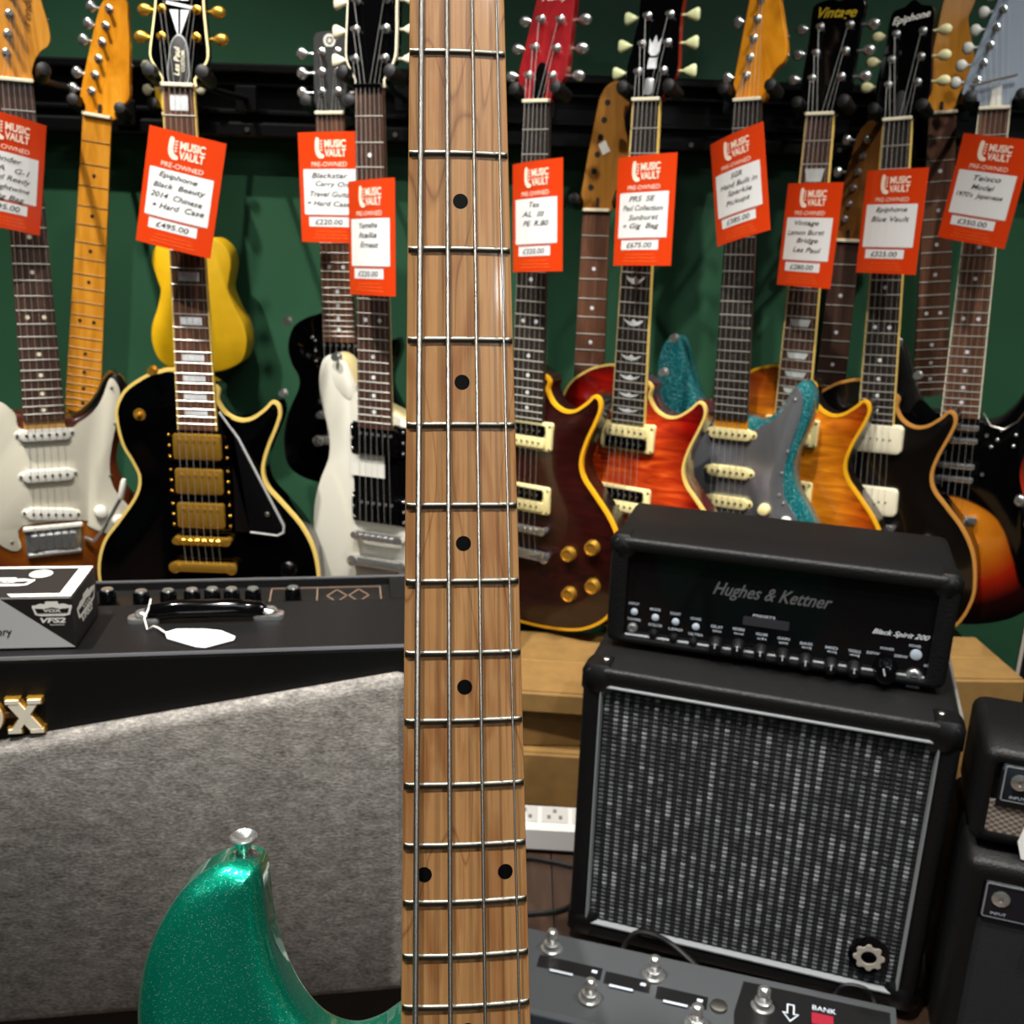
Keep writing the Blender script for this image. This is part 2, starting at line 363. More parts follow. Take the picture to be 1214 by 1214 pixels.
UKO = [(x*.93, s) for x, s in [(-18, 192), (-45, 190), (-65, 205), (-72, 228), (-66, 255), (-62, 275), (-72, 305), (-86, 335), (-88, 365), (-75, 395), (-40, 411), (0, 414), (40, 411), (75, 395), (88, 365), (86, 335), (72, 305), (62, 275), (66, 255), (72, 228), (65, 205), (45, 190), (18, 192)]]
FYT = -14.0   # depth of the fingerboard face in front of the body's rim, mm

def solve_pose(nut, an, sA, yaw, lean):
    Y, t = 1.5, 0.0
    def res(Y, t):
        n_ = at_y(*nut, Y); M = rz(yaw)@ry(t)@rx(lean)
        return proj(n_+M@np.array([0, 0, -sA])) - np.array(an)
    for _ in range(25):
        e = res(Y, t); J = np.array([(res(Y+1e-4, t)-e)/1e-4, (res(Y, t+1e-4)-e)/1e-4]).T
        d = np.linalg.solve(J, e); Y -= d[0]; t -= d[1]
    return at_y(*nut, Y), rz(yaw)@ry(t)@rx(lean)

def dist_loop(pts, loop):
    a = np.array(loop); b = np.roll(a, -1, 0); ab = b-a; L2 = (ab**2).sum(1)+1e-9
    p = np.array(pts)[:, None, :]; t = np.clip(((p-a)*ab).sum(2)/L2, 0, 1); q = a+ab*t[..., None]
    return np.sqrt(((p-q)**2).sum(2)).min(1)
def inside(p, loop):
    c = False; n_ = len(loop)
    for i in range(n_):
        x1, y1 = loop[i]; x2, y2 = loop[i-1]
        if (y1 > p[1]) != (y2 > p[1]) and p[0] < (x2-x1)*(p[1]-y1)/(y2-y1)+x1: c = not c
    return c
def carved_cap(mb, out, rise, reach, step=9):
    """arched top: grid inside the outline, height grows with distance from the rim"""
    xs = [p[0] for p in out]; zs = [p[1] for p in out]; g = []
    for x in np.arange(min(xs)+step/2, max(xs), step):
        for z in np.arange(min(zs)+step/2, max(zs), step):
            if inside((x, z), out): g.append((x, z))
    dd = dist_loop(g, out); g = [p for p, d in zip(g, dd) if d > step*.45]; dd = [d for d in dd if d > step*.45]
    vv = [Vector(p) for p in list(out)+g]; n_ = len(out)
    res = delaunay_2d_cdt(vv, [(i, (i+1) % n_) for i in range(n_)], [], 1, 1e-4)
    pts = [(v.x, v.y) for v in res[0]]; ds = dist_loop(pts, out); vs = []
    for (x, z), d in zip(pts, ds):
        t = min(1, d/reach); hgt = rise*(t*t*(3-2*t)); vs.append((x, -hgt, z))
    mb.add(vs, [tuple(f) for f in res[2]])

ALLG = []
def guitar(name, label, nut, an, sA, yaw, scale=628, lean=0, cat='guitar', out=None, T=46, top=None, side=None, carve=0, rnd=2,
           binding=None, bindw=3, board=None, neckm=None, nutw=43, endw=57, nfr=22, inlay='dots', inm=None, boardbind=None,
           head='gib', headm=None, headsm=None, headbind=None, angle=.22, posts=None, tunm=None, butm=None, post_dir=None, button='oval',
           pickups=(), bridge='tom', hw=None, knobs=(), guard=None, guardm=None, strings=6, extras=None, endext=9, group=None, heel=None, hanger=True, hdx=33, nutm=None, fretm=None):
    P, M = solve_pose(nut, an, sA, math.radians(yaw), math.radians(lean))
    Lt = (max(p[1] for p in out) if out else heel)
    loc = P - M@np.array([0, FYT/1000, Lt/1000])
    root = empty(name, label, cat, loc, M, group)
    V = lambda x, y, s: (x/1000, y/1000, (Lt-s)/1000)
    mk = lambda: MB(V)
    hw = hw or M_chrome; tunm = tunm or hw; butm = butm or tunm
    fpos = lambda q: scale*(1-2**(-q/12))
    sE = fpos(nfr)+endext; bw = lambda s: (nutw+(endw-nutw)*s/sE)/2
    # ---- body
    yo = -carve
    if out:
        lo = ccw(smooth_loop(out, 5)); mb = mk(); sm = 1 if side else 0
        back = [(rnd*1.5, T), (rnd*.45, T-rnd*.45), (0, T-rnd*1.5)]
        front = [(0, rnd), (rnd*.3, rnd*.3), (rnd, 0)] if rnd > 2.5 else [(0, 0)]
        lv = back+front; rs = [[(x, y, z) for x, z in inset(lo, i)] for i, y in lv]
        nm = [sm]*(len(back)) + [0]*(len(front)-1)
        mb.rings(rs, (True, carve == 0), nm)
        if len(front) == 1 and carve == 0: mb.mi[-1] = 0
        if carve:
            mb.m = 0; carved_cap(mb, inset(lo, front[-1][0]), carve, 45)
        body = mb.build('body', [top, side] if side else [top], root, 35)
        if binding:
            mb = mk(); o2 = inset(lo, -.5); i2 = inset(lo, bindw)
            mb.rings([[(x, 7, z) for x, z in o2], [(x, -.3, z) for x, z in o2], [(x, -.8 if carve else -.3, z) for x, z in i2], [(x, 3, z) for x, z in i2]], (False, False))
            mb.build('binding', binding, root, 50)
    # ---- neck
    sN = (min(Lt, sE+18) if not out else max(p[1] for p in out if abs(p[0]) < 45 and p[1] < sE+40)+20)
    if not out: sN = heel
    mb = mk(); rr = []
    for s in np.linspace(-6, sN, 8):
        b = bw(max(0, s)); d = 13+8*max(0, s)/sE
        rr.append([(b*math.cos(a), FYT+5+d*math.sin(a), s) for a in np.linspace(0, math.pi, 9)])
    mb.rings(rr); mb.build('neck', neckm, root, 60)
    fb = mk(); 
    fbm = board
    if boardbind:
        fb.rings([[(-bw(s)+1.6, FYT, s), (bw(s)-1.6, FYT, s), (bw(s)-1.6, FYT+6, s), (-bw(s)+1.6, FYT+6, s)] for s in (0, sE)])
        bb = mk()
        for sg in (-1, 1):
            bb.rings([[(sg*(bw(s)-1.7), FYT-.1, s), (sg*bw(s), FYT-.1, s), (sg*bw(s), FYT+6.2, s), (sg*(bw(s)-1.7), FYT+6.2, s)] for s in (0, sE)])
        bb.build('fingerboard_binding', boardbind, root, 0)
    elif not out:
        q = [(-bw(0), 0), (-bw(sE), sE-8), (-bw(sE)*.75, sE), (0, sE+4), (bw(sE)*.75, sE), (bw(sE), sE-8), (bw(0), 0)]
        fb.prism(q, FYT, FYT+6)
    else:
        fb.rings([[(-bw(s), FYT, s), (bw(s), FYT, s), (bw(s), FYT+6, s), (-bw(s), FYT+6, s)] for s in (0, sE)])
    fbo = fb.build('fingerboard', fbm, root, 0)
    mk().box((0, FYT-1.2, -2.5), (nutw, 8, 5), ch=.8).build('nut', nutm or M_ivory, root, 0)
    for q in range(1, nfr+1):
        s = fpos(q); mk().rings([[(x, FYT+.3, s-1.0), (x, FYT-.4, s-.9), (x, FYT-1.0, s-.3), (x, FYT-1.0, s+.3), (x, FYT-.4, s+.9), (x, FYT+.3, s+1.0)] for x in (-bw(s)+.4, bw(s)-.4)]).build('fret', fretm or M_fret, root, 0)
    mid = lambda q: (fpos(q)+fpos(q-1))/2
    im = inm or M_pearl
    if inlay:
        for q in (3, 5, 7, 9, 12, 15, 17, 19, 21):
            if q > nfr: continue
            s = mid(q); g_ = fpos(q)-fpos(q-1)
            if inlay == 'dots':
                for x in ((-11, 11) if q == 12 else (0,)): mk().cyl((x, FYT-.35, s), (x, FYT+1, s), 3.1, n=12).build('inlay', im, root, 0)
            elif inlay == 'block': mk().box((0, FYT, s), (2*bw(s)*.58, .7, g_*.56)).build('inlay', im, root, 0)
            elif inlay == 'trap': mk().prism([(-bw(s)*.66, s-g_*.3), (bw(s)*.66, s-g_*.3), (bw(s)*.48, s+g_*.3), (-bw(s)*.48, s+g_*.3)], FYT-.35, FYT+1).build('inlay', im, root, 0)
            elif inlay == 'bird':
                w = bw(s)*.62; gg = g_*.26
                o_ = [(-w, s-gg), (-w*.35, s-gg*.2), (0, s-gg*1.1), (w*.35, s-gg*.4), (w, s-gg*.9), (w*.6, s+gg*.5), (0, s+gg), (-w*.5, s+gg*.5)]
                if q % 2: o_ = [(-x, z) for x, z in o_]
                mk().prism(smooth_loop(o_, 3), FYT-.35, FYT+1).build('inlay', im, root, 0)
        if inlay == 'block': mk().box((0, FYT, fpos(1)*.55), (nutw*.56, .7, fpos(1)*.55)).build('inlay', im, root, 0)
    # ---- headstock
    ho = smooth_loop(HEADS[head], 3) if head != 'small' else HEADS[head]
    ho = ccw([p for p in ho]); y0 = -11 if angle else -4
    hy = lambda x, s: (max(0, -s)*angle if angle else min(2.5, max(0, -s)*.25))
    mb = mk(); lv = [(1.5, y0+15), (0, y0+13), (0, y0+1), (1, y0)]
    mb.rings([[(x, y+hy(x, s), s) for x, s in inset(ho, i)] for i, y in lv], mats=[1, 1, 0] if headsm else None)
    hs = mb.build('headstock', [headm, headsm] if headsm else headm, root, 35)
    if headbind:
        mb = mk(); i2 = inset(ho, 2.2); o2 = inset(ho, -.2)
        mb.rings([[(x, y+hy(x, s), s) for x, s in q] for q, y in ((o2, y0+4), (o2, y0-.3), (i2, y0-.5))], (False, False)); mb.build('headstock_binding', headbind, hs, 50)
    xs_at = lambda s, sg: sg*max([sg*x for x, z in ho if abs(z-s) < 9] or [30])
    tp = []
    for (x, s) in posts or []:
        d = post_dir if post_dir else (-1 if x < 0 else 1); yy = y0+hy(x, s)
        mb = mk(); mb.lathe((x, yy+1, s), (0, -1, 0), [(0, 6.2), (2.2, 6.0), (3.0, 4.4), (3.4, 3.0), (10.5, 2.8), (12, 3.2), (13.5, 3.0)], 12)
        ex = xs_at(s, d); t_ = mb.build('tuner', tunm, root, 40); tp.append((x, yy-9, s))
        sec = {'key': [(-4, 2, 2), (6, 2, 2), (8, 3.4, 4), (19, 3.8, 9), (23, 3.4, 8.6), (24.5, 2, 6)],
               'kidney': [(-4, 2, 2), (5, 2, 2), (7, 2.6, 4), (11, 4.2, 7), (16, 4.8, 8), (21, 4.2, 7), (25, 1.5, 3)],
               'oval': [(-4, 2, 2), (6, 2, 2), (8, 2.6, 4.5), (11, 3.8, 8), (15, 4.2, 9), (19, 3.8, 8), (22.5, 1.5, 3.5)]}[button]
        mb = mk(); mb.rings([[(ex+d*q, yy+9+h1*math.sin(a), s+h2*math.cos(a)) for a in np.linspace(0, 2*math.pi, 12, endpoint=False)] for q, h1, h2 in sec])
        mb.build('tuner_button', butm, t_, 60)
    # ---- strings
    sB = scale; yB = yo-(16 if bridge == 'tom' else 13)
    if strings:
        for i in range(strings):
            f = i/(strings-1)-.5; xn = f*(nutw-8); xb = f*(52 if strings == 6 else 42)
            pts = [(xb, yB, sB), (xn, FYT-3.6, -2.5)]
            if tp:
                order = sorted([p for p in tp if p[0] < 0], key=lambda p: -p[2])+sorted([p for p in tp if p[0] >= 0], key=lambda p: p[2])
                if post_dir: order = sorted(tp, key=lambda p: -p[2])
                q = order[min(i, len(order)-1)]; pts.append(q)
            if bridge == 'tom': pts = [(xb, yo-9, sB+42)]+pts
            mk().tube(pts, [.38-.03*i]*len(pts), 5).build('string', M_steel, root, 60)
    # ---- pickups
    for pk in pickups:
        kind, s = pk[0], pk[1]; a = pk[2:]; tl = 0
        if kind == 'sc':
            tl = a[1] if len(a) > 1 else 0
            rot = lambda x, z: (x*math.cos(tl)-(z)*math.sin(tl), s+x*math.sin(tl)+z*math.cos(tl))
            c = mk().prism([rot(x, z) for x, z in rrect(84, 14, 6.9, 5)], yo-3.5, yo+1, .6).build('pickup', a[0], root, 40)
            mk().prism([rot(x, z) for x, z in rrect(70, 18.5, 8, 5)], yo-10, yo-3, 1.2).build('pickup_cover', a[0], c, 40)
            mb = mk()
            for i in range(6): x, z = rot((i-2.5)*10.3, 0); mb.cyl((x, yo-11, z), (x, yo-9, z), 2.3, n=8)
            mb.build('pole_pieces', mat('pole_iron', '55534f', .4, .8), c)
            mb = mk()
            for x in (-38, 38): q = rot(x, 0); mb.cyl((q[0], yo-5.5, q[1]), (q[0], yo-3, q[1]), 2.2, n=8)
            mb.build('screws', M_nickel, c)
        elif kind == 'hb':
            rm, ca, cb = a[:3]
            ring = mk(); o_ = rrect(88, 44, 4, 4, (0, s)); ring.prism(o_, yo-6, yo+7, 1.2)
            c = ring.build('pickup_ring', rm, root, 40)
            for dz, cm in ((-9.3, ca), (9.3, cb)):
                b_ = mk().prism(rrect(68, 17, 4, 4, (0, s+dz)), yo-10.5, yo-5, 1).build('bobbin', cm, c, 40)
            mb = mk()
            for dz in (-9.3, 9.3):
                for i in range(6): x = (i-2.5)*10; mb.cyl((x, yo-11.2, s+dz), (x, yo-10, s+dz), 2, n=8)
            mb.build('pole_pieces', a[3] if len(a) > 3 else M_nickel, c)
            mb = mk()
            for x in (-41, 41):
                for z in (-18, 18): mb.cyl((x, yo-7.5, s+z), (x, yo-5.5, s+z), 1.8, n=6)
            mb.build('screws', M_nickel, c)
        elif kind == 'cov':
            rm, cm, pm = a[:3]
            c = mk().prism(rrect(90, 46, 5, 4, (0, s)), yo-5, yo+7, 1.2).build('pickup_ring', rm, root, 40)
            mk().prism(rrect(70, 38, 4, 4, (0, s)), yo-11, yo-4, 1.6).build('pickup_cover', cm, c, 40)
            mb = mk()
            for i in range(6): x = (i-2.5)*10; mb.cyl((x, yo-12, s-10), (x, yo-10.5, s-10), 2.6, n=8)
            mb.build('pole_pieces', pm, c)
            for x in (-45, 45):
                for z in (-16, 0, 16): mk().ball((x*.93, yo-5.5, s+z), (2.2, 1.4, 2.2), 8, 5).build('screw', pm, c)
        elif kind == 'p90':
            c = mk().prism(rrect(86, 46, 8, 5, (0, s)), yo-10, yo+4, 2.5).build('pickup', a[0], root, 40)
            mb = mk()
            for i in range(6): x = (i-2.5)*10.3; mb.cyl((x, yo-10.6, s), (x, yo-9.5, s), 1.7, n=8)
            mb.build('pole_pieces', M_nickel, c)
        elif kind == 'bars':
            c = mk().prism(rrect(74, 42, 3, 3, (0, s)), yo-4, yo+2, .8).build('pickup', a[0], root, 40)
            for dz in (-11, 11): mk().prism(rrect(60, 9, 3, 3, (0, s+dz)), yo-10, yo-3, 1.2).build('pickup_bar', a[1], c, 40)
            mb = mk()
            for x in (-42, 42): mb.cyl((x, yo-6, s), (x, yo, s), 3, n=8)
            mb.build('screws', a[1], c)
    # ---- bridge
    if bridge == 'tom':
        mb = mk(); q = rrect(84, 13, 5, 4, (0, sB)); mb.prism(q, yo-15, yo-9, 1.2)
        br = mb.build('bridge', hw, root, 40)
        for i in range(6): f = i/5-.5; mk().box((f*52, yo-16, sB), (7, 3.4, 8), ch=.8).build('saddle', hw, br, 0)
        for x in (-38, 38): mk().cyl((x, yo-15.5, sB), (x, yo+2, sB), 5.5, n=12).build('bridge_post', hw, br)
        mb = mk(); mb.prism(rrect(88, 15, 6, 4, (0, sB+42)), yo-14, yo-5, 3); tl_ = mb.build('tailpiece', hw, root, 40)
        for x in (-42, 42): mk().lathe((x, yo+2, sB+42), (0, -1, 0), [(0, 6), (13, 6), (14, 9), (17, 9), (18, 7)], 14).build('tailpiece_stud', hw, tl_, 40)
    elif bridge == 'trem':
        br = mk().prism(rrect(80, 40, 2, 2, (0, sB+6)), yo-6, yo, .8).build('bridge', hw, root, 30)
        for i in range(6): f = i/5-.5; mk().box((f*54, yo-10, sB+6), (9.4, 7, 24), ch=1).build('saddle', hw, br, 0)
        mk().box((0, yo-8, sB-16), (84, 6, 7), ch=1.5).build('bridge_edge', M_white if hw is M_chrome else hw, br, 0)
        mk().box((0, yo-5, sB+27), (78, 9, 6), ch=1.5).build('bridge_back', hw, br, 0)
    # ---- knobs: (x, s, kind, material)
    for (x, s, kd, m_) in knobs:
        b_ = yo+2
        if kd == 'speed': pr = [(0, 9), (3, 12.5), (12, 11), (14, 10.5), (14.4, 8), (13.2, 7.5)]
        elif kd == 'strat': pr = [(0, 13), (2, 13), (3, 10), (14, 8.5), (15, 7)]
        elif kd == 'hat': pr = [(0, 13.5), (3, 13), (5, 10.5), (15, 9.5), (16, 8)]
        elif kd == 'metal': pr = [(0, 9), (15, 9), (16, 8), (17, 5)]
        elif kd == 'button': pr = [(0, 7), (1, 7), (1.2, 3.5), (7, 3), (9, 5.5), (11, 6)]
        elif kd == 'toggle': pr = [(0, 9), (2, 9), (2.2, 4), (6, 3), (14, 3.5), (16, 2.5)]
        elif kd == 'screw': pr = [(0, 2.6), (1.2, 2.4), (1.8, 1.5)]
        else: pr = [(0, 8), (10, 8)]
        y_ = (-2.6 if guard else 0) if kd == 'screw' else b_
        mk().lathe((x, y_, s), (0, -1, 0), pr, 16).build({'button': 'strap_button', 'toggle': 'switch', 'screw': 'screw'}.get(kd, 'knob'), m_, root, 45)
    if guard:
        g_ = mk().prism(smooth_loop(guard[0], 4) if guard[1] else guard[0], yo-2.6, yo-.05 if not carve else yo-1.2, .6).build('pickguard', guardm, root, 40)
    if extras: extras(root, mk, yo, V, y0, hy, hs, fpos)
    # ---- hanger
    if hanger:
        HANG.append((root, loc, M, V, hdx))
    ALLG.append((name, root, P, M, Lt)); return root
HANG = []

P6 = [(-8, -36), (-4, -60), (0, -85), (4, -110), (8, -135), (12, -160)]
def P33(x0=24, s0=-44, d=37, x1=None): return [(-x0, s0), (-x0, s0-d), (-(x1 or x0), s0-2*d), (x0, s0), (x0, s0-d), ((x1 or x0), s0-2*d)]
def lettering(txt, s, x, w, m, yoff=-.5, bold=.01, shear=.3, tilt=0, name='lettering', h=None):
    def f(root, mk, yo, V, y0, hy, hs, fpos):
        mb = mk(); put_text(mb, txt, 0, 0, 0, width=w, height=h, bold=bold, shear=shear, tilt=tilt)
        # text was laid out around the origin in (x, z); flip z to s and move on to the headstock face
        mb.v = []; vs = MB(); put_text(vs, txt, 0, 0, 0, width=w, height=h, bold=bold, shear=shear, tilt=tilt)
        mb.v = [V(x+p[0], y0+hy(0, s-p[2])+yoff, s-p[2]) for p in vs.v]
        mb.build(name, m, hs, 0)
    return f
def truss(m, w=15, h=34, s=-24):
    def f(root, mk, yo, V, y0, hy, hs, fpos):
        mk().prism(smooth_loop([(-w/2, s+h/2), (-w/2, s), (-w/3.2, s-h/2), (w/3.2, s-h/2), (w/2, s), (w/2, s+h/2)], 3), y0-2, y0+2, .5, lambda x, z: hy(x, z)).build('truss_cover', m, hs, 40)
    return f
def both(*fs):
    def f(*a):
        for q in fs: q(*a)
    return f

# ---- sunburst double-cutaway with white guard
M_burst1 = burst('three_tone_sunburst', [(0, 'a86616'), (.40, '80440e'), (.66, '4c1c08'), (.84, '0b0605'), (1, '080404')], .215, .165, .21)
SGUARD = [(-60, 438), (-38, 455), (-30, 480), (32, 482), (48, 474), (66, 462), (82, 442), (96, 410), (105, 414), (110, 432), (106, 462), (95, 505), (88, 545), (92, 580), (112, 612), (128, 640), (122, 662), (92, 660), (52, 640), (44, 628), (-42, 628), (-46, 662), (-62, 664), (-86, 640), (-94, 610), (-84, 570), (-72, 530), (-68, 490)]
def trem_arm(root, mk, yo, V, y0, hy, hs, fpos):
    o = mk().tube([(44, yo-6, 655), (56, yo-14, 660), (70, yo-22, 640), (90, yo-32, 600), (98, yo-36, 585)], 3, 8).build('tremolo_arm', M_chrome, root)
    mk().lathe((96, yo-35, 590), (6, -3, -30), [(0, 3.5), (3, 5), (28, 4.6), (33, 3)], 10).build('arm_tip', M_white, o)
guitar('electric_guitar', 'sunburst electric guitar with white pickguard and tremolo arm, beside the black and gold one', (19, 97), (62, 608), .608, 30, 648,
       out=STO, top=M_burst1, rnd=7, T=44, board=M_rose, neckm=M_maplel, nutw=42, endw=56, nfr=21, inlay='dots', inm=M_ivory,
       head='strat', headm=M_maple, angle=0, posts=P6, post_dir=-1, pickups=[('sc', 488, M_white), ('sc', 551, M_white), ('sc', 612, M_white, .12)],
       bridge='trem', knobs=[(70, 616, 'strat', M_white), (96, 634, 'strat', M_white), (112, 664, 'strat', M_white)] +
       [(x, s, 'screw', M_nickel) for x, s in ((-62, 446), (-74, 545), (-86, 598), (-58, 652), (98, 422), (100, 478), (36, 488), (88, 560))],
       guard=(SGUARD, True), guardm=M_offw, extras=both(trem_arm, lettering('Fender', -95, 22, 44, mat('logo_brown', '7a4a14', .4), tilt=1.45)))

# ---- black single-cutaway, three gold pickups
M_lpb = mat('black_lacquer', '020203', .08, 0, 0, .45)
def lp_extra(root, mk, yo, V, y0, hy, hs, fpos):
    g = [(34, 432), (60, 470), (122, 600), (121, 610), (112, 616), (72, 612), (50, 612), (50, 440)]
    mk().prism(g, yo-9, yo-7, .4).build('pickguard', mat('guard_black', '09090a', .25), root, 30)
    mk().tube([(x, yo-8.2, s) for x, s in [(34, 432), (60, 470), (122, 600), (121, 611), (112, 616), (72, 612)]], 1.9, 6).build('pickguard_edge', mat('guard_edge_grey', 'a9a9a8', .4), root)
    mk().lathe((98, yo-9, 583), (0, -1, 0), [(0, 4), (2, 3.5), (3, 2)], 10).build('screw', M_nickel, root)
    y = y0-.6
    d = [(0, -178), (15, -142), (0, -100), (-15, -142)]
    mb = mk()
    for sx, sz in ((-1, 0), (1, 0)):
        for t0, t1 in ((-135, -108), (-96, -64)):
            mb.prism([(sx*1.5, t0), (sx*(12 if t0 < -120 else 13), t1 if t0 < -120 else t0), (sx*1.5, t1)], y, y+1.5, 0, lambda x, z: hy(x, z))
    mb.prism([(-18, -107), (18, -101), (18, -97), (-18, -103)], y, y+1.5, 0, lambda x, z: hy(x, z))
    mb.build('diamond_inlay', M_pearl, hs, 0)
    t = mk().prism(smooth_loop([(-13, -6), (-13, -40), (-9, -58), (0, -66), (9, -58), (13, -40), (13, -6)], 3), y0-2.2, y0+2, .6, lambda x, z: hy(x, z)).build('truss_cover', mat('cover_grey', '8f9191', .4), hs, 40)
    t2 = mk().prism(smooth_loop([(-11.6, -7), (-11.6, -40), (-8, -57), (0, -64), (8, -57), (11.6, -40), (11.6, -7)], 3), y0-2.7, y0+2, .3, lambda x, z: hy(x, z)).build('truss_plate', M_blackmatte, hs, 40)
    for tx, xx, w in (('Les Paul', -2, 36), ('CUSTOM', 6, 26)):
        vs = MB(); put_text(vs, tx, 0, 0, 0, width=w, bold=.01, shear=.25 if w > 30 else 0)
        mb = mk(); mb.v = [V(xx-p[2], y0-3.2+hy(0, -32-p[0]), -32-p[0]) for p in vs.v]
        mb.f = list(vs.f); mb.mi = list(vs.mi); mb.build('lettering', M_ivory, hs, 0)
guitar('electric_guitar', 'glossy black electric guitar with three gold pickups and cream binding', (211, 103), (241, 640), .628, 0, 628,
       out=LPO, top=M_lpb, carve=9, T=42, binding=M_creamb, bindw=4, board=M_rosel, neckm=M_lpb, boardbind=M_creamb, nutw=43, endw=57, nfr=22, inlay='block',
       head='lp', headm=M_lpb, headbind=M_cream, posts=P33(23, -62, 34, 22), tunm=M_gold, butm=M_gold, button='kidney', hw=M_gold,
       pickups=[('cov', 485, M_lpb, M_gold, M_gold), ('cov', 537, M_lpb, M_gold, M_gold), ('cov', 589, M_lpb, M_gold, M_gold)], bridge='tom',
       knobs=[(125, 672, 'hat', M_black), (78, 698, 'hat', M_black), (128, 735, 'hat', M_black), (80, 755, 'hat', M_black), (-84, 442, 'toggle', M_gold), (-60, 377, 'button', M_gold)],
       extras=lp_extra)

# ---- small black travel guitar
def star_logo(root, mk, yo, V, y0, hy, hs, fpos):
    c = -101; mb = mk()
    mb.rings([[(r_*math.cos(a), y0-e+hy(0, c), c+r_*math.sin(a)) for a in np.linspace(0, 2*math.pi, 24, endpoint=False)] for r_, e in ((9, 0), (9, .8), (5.5, .8), (5.5, 0))], (False, False))
    mb.prism([((5.2 if i % 2 == 0 else 2.2)*math.sin(i*math.pi/5), c-(5.2 if i % 2 == 0 else 2.2)*math.cos(i*math.pi/5)) for i in range(10)], y0-.8+hy(0, c), y0+.5+hy(0, c)); mb.build('star_logo', M_white, hs, 0)
guitar('travel_guitar', 'small black travel guitar with star logo on its headstock, partly behind the white one', (391, 136), (402, 399), .321, -8, 446,
       out=BSO, top=M_lpb, rnd=5, T=40, board=M_rosel, neckm=M_lpb, nutw=43, endw=53, nfr=22, inlay='dots', head='small', headm=M_blackmatte, angle=.1,
       posts=P33(12, -31, 27), hw=M_chrome, button='oval', pickups=[('cov', 345, M_black, M_black, M_chrome)], bridge='tom',
       knobs=[(-86, 300, 'button', M_chrome), (-100, 415, 'button', M_chrome), (-48, 325, 'screw', M_chrome), (60, 450, 'metal', M_chrome)], extras=star_logo, hdx=31)

# ---- white offset
M_wht = mat('white_lacquer', 'd3d0c2', .25, 0, .6)
M_wht2 = mat('cream_lacquer', 'd8c792', .3, 0, .5)
def white_extra(root, mk, yo, V, y0, hy, hs, fpos):
    mk().box((-18, yo-2.8, 517), (56, 1.2, 40)).build('pickguard_window', M_white, root, 0)
    # bevel facets on the bass-side horn and waist
    mk().prism(smooth_loop([(-62, 366), (-52, 385), (-42, 408), (-46, 424), (-60, 418), (-74, 398), (-76, 376)], 3), -.6, 3, .3).build('horn_bevel', mat('bevel_white', 'e4e1d2', .25), root, 30)
guitar('electric_guitar', 'white electric guitar with black pickguard and chrome bridge, beside the bass neck', (437, 104), (446, 638), .628, -20, 628,
       out=WHO, top=M_wht, side=M_wht2, rnd=5, T=46, board=M_rose, neckm=M_wht2, nutw=41, endw=54, nfr=22, inlay='dots', headm=M_black, head='gib', headbind=M_ivory, angle=.1, nutm=M_black,
       posts=P33(22, -36, 36), butm=M_ivory, button='key', pickups=[('cov', 480, M_black, M_black, M_chrome), ('cov', 585, M_black, M_black, M_chrome)], bridge='tom',
       knobs=[(92, 612, 'speed', M_black), (105, 660, 'speed', M_black), (-66, 362, 'button', M_chrome), (86, 560, 'screw', M_gold), (70, 500, 'screw', M_chrome)],
       guard=([(-30, 455), (30, 455), (70, 462), (95, 480), (92, 520), (112, 560), (118, 605), (60, 610), (-42, 606), (-42, 455)], False), guardm=M_black, extras=white_extra)

# ---- dark red single-cutaway with yellow binding
M_red = flame('dark_cherry_top', [(.3, '1e0504'), (.7, '360b07')], [(0, 'ffffff'), (.75, 'd0c0c0'), (1, '6a5050')], .2, .19, .3)
M_redhead = wood('cherry_head', [(.3, '6c0f14'), (.6, '93161c'), (.8, 'a82024')], (30, 30, 8), .25, .7)
guitar('electric_guitar', 'dark cherry electric guitar with bright yellow binding and four gold knobs', (636, 122), (628, 377), .3000, -30, 628,
       out=[(x, s-10) for x, s in LPO], top=M_red, side=M_darkneck, carve=8, T=42, binding=M_yelb, bindw=4, board=M_ebony, neckm=M_mahog, nutw=42, endw=56, nfr=22, inlay='dots', inm=M_pearl,
       head='wing', headm=M_redhead, headsm=M_redhead, posts=[(-19, -38), (-15, -75), (-11, -112), (19, -36), (20, -72), (20, -110)], hw=M_chrome, button='kidney',
       pickups=[('hb', 478, M_cream, M_black, M_cream), ('hb', 580, M_cream, M_black, M_cream)], bridge='tom',
       knobs=[(122, 640, 'speed', M_gold), (82, 658, 'speed', M_gold), (126, 702, 'speed', M_gold), (86, 724, 'speed', M_gold)],
       extras=both(truss(M_black, 18, 44, -30), lettering('Peavey', -140, 6, 40, M_ivory)), hdx=31)

# ---- red-orange flamed single-cutaway
M_prs = flame('flamed_cherry_top', [(.3, '84200a'), (.5, 'b03a10'), (.72, 'd86526')], [(0, 'ffffff'), (.42, 'ffe0cc'), (.68, 'b03020'), (.9, '4a0806'), (1, '300404')], .23, .175, .27)
def crown(root, mk, yo, V, y0, hy, hs, fpos):
    mb = mk(); yy = lambda x, z: hy(x, z)
    mb.prism([(-8, -66), (-9, -84), (-4.5, -77), (0, -88), (4.5, -77), (9, -84), (8, -66), (4, -61), (-4, -61)], y0-.7, y0+1, 0, yy)
    mb.prism([(-7, -44), (7, -44), (6, -58), (-6, -58)], y0-.7, y0+1, 0, yy); mb.build('crown_logo', M_pearl, hs, 0)
    mk().prism(rrect(13, 22, 3, 3, (0, -20)), y0-2, y0+2, .4, yy).build('truss_cover', mat('cover_silver', 'b8bcc0', .3, .7), hs, 40)
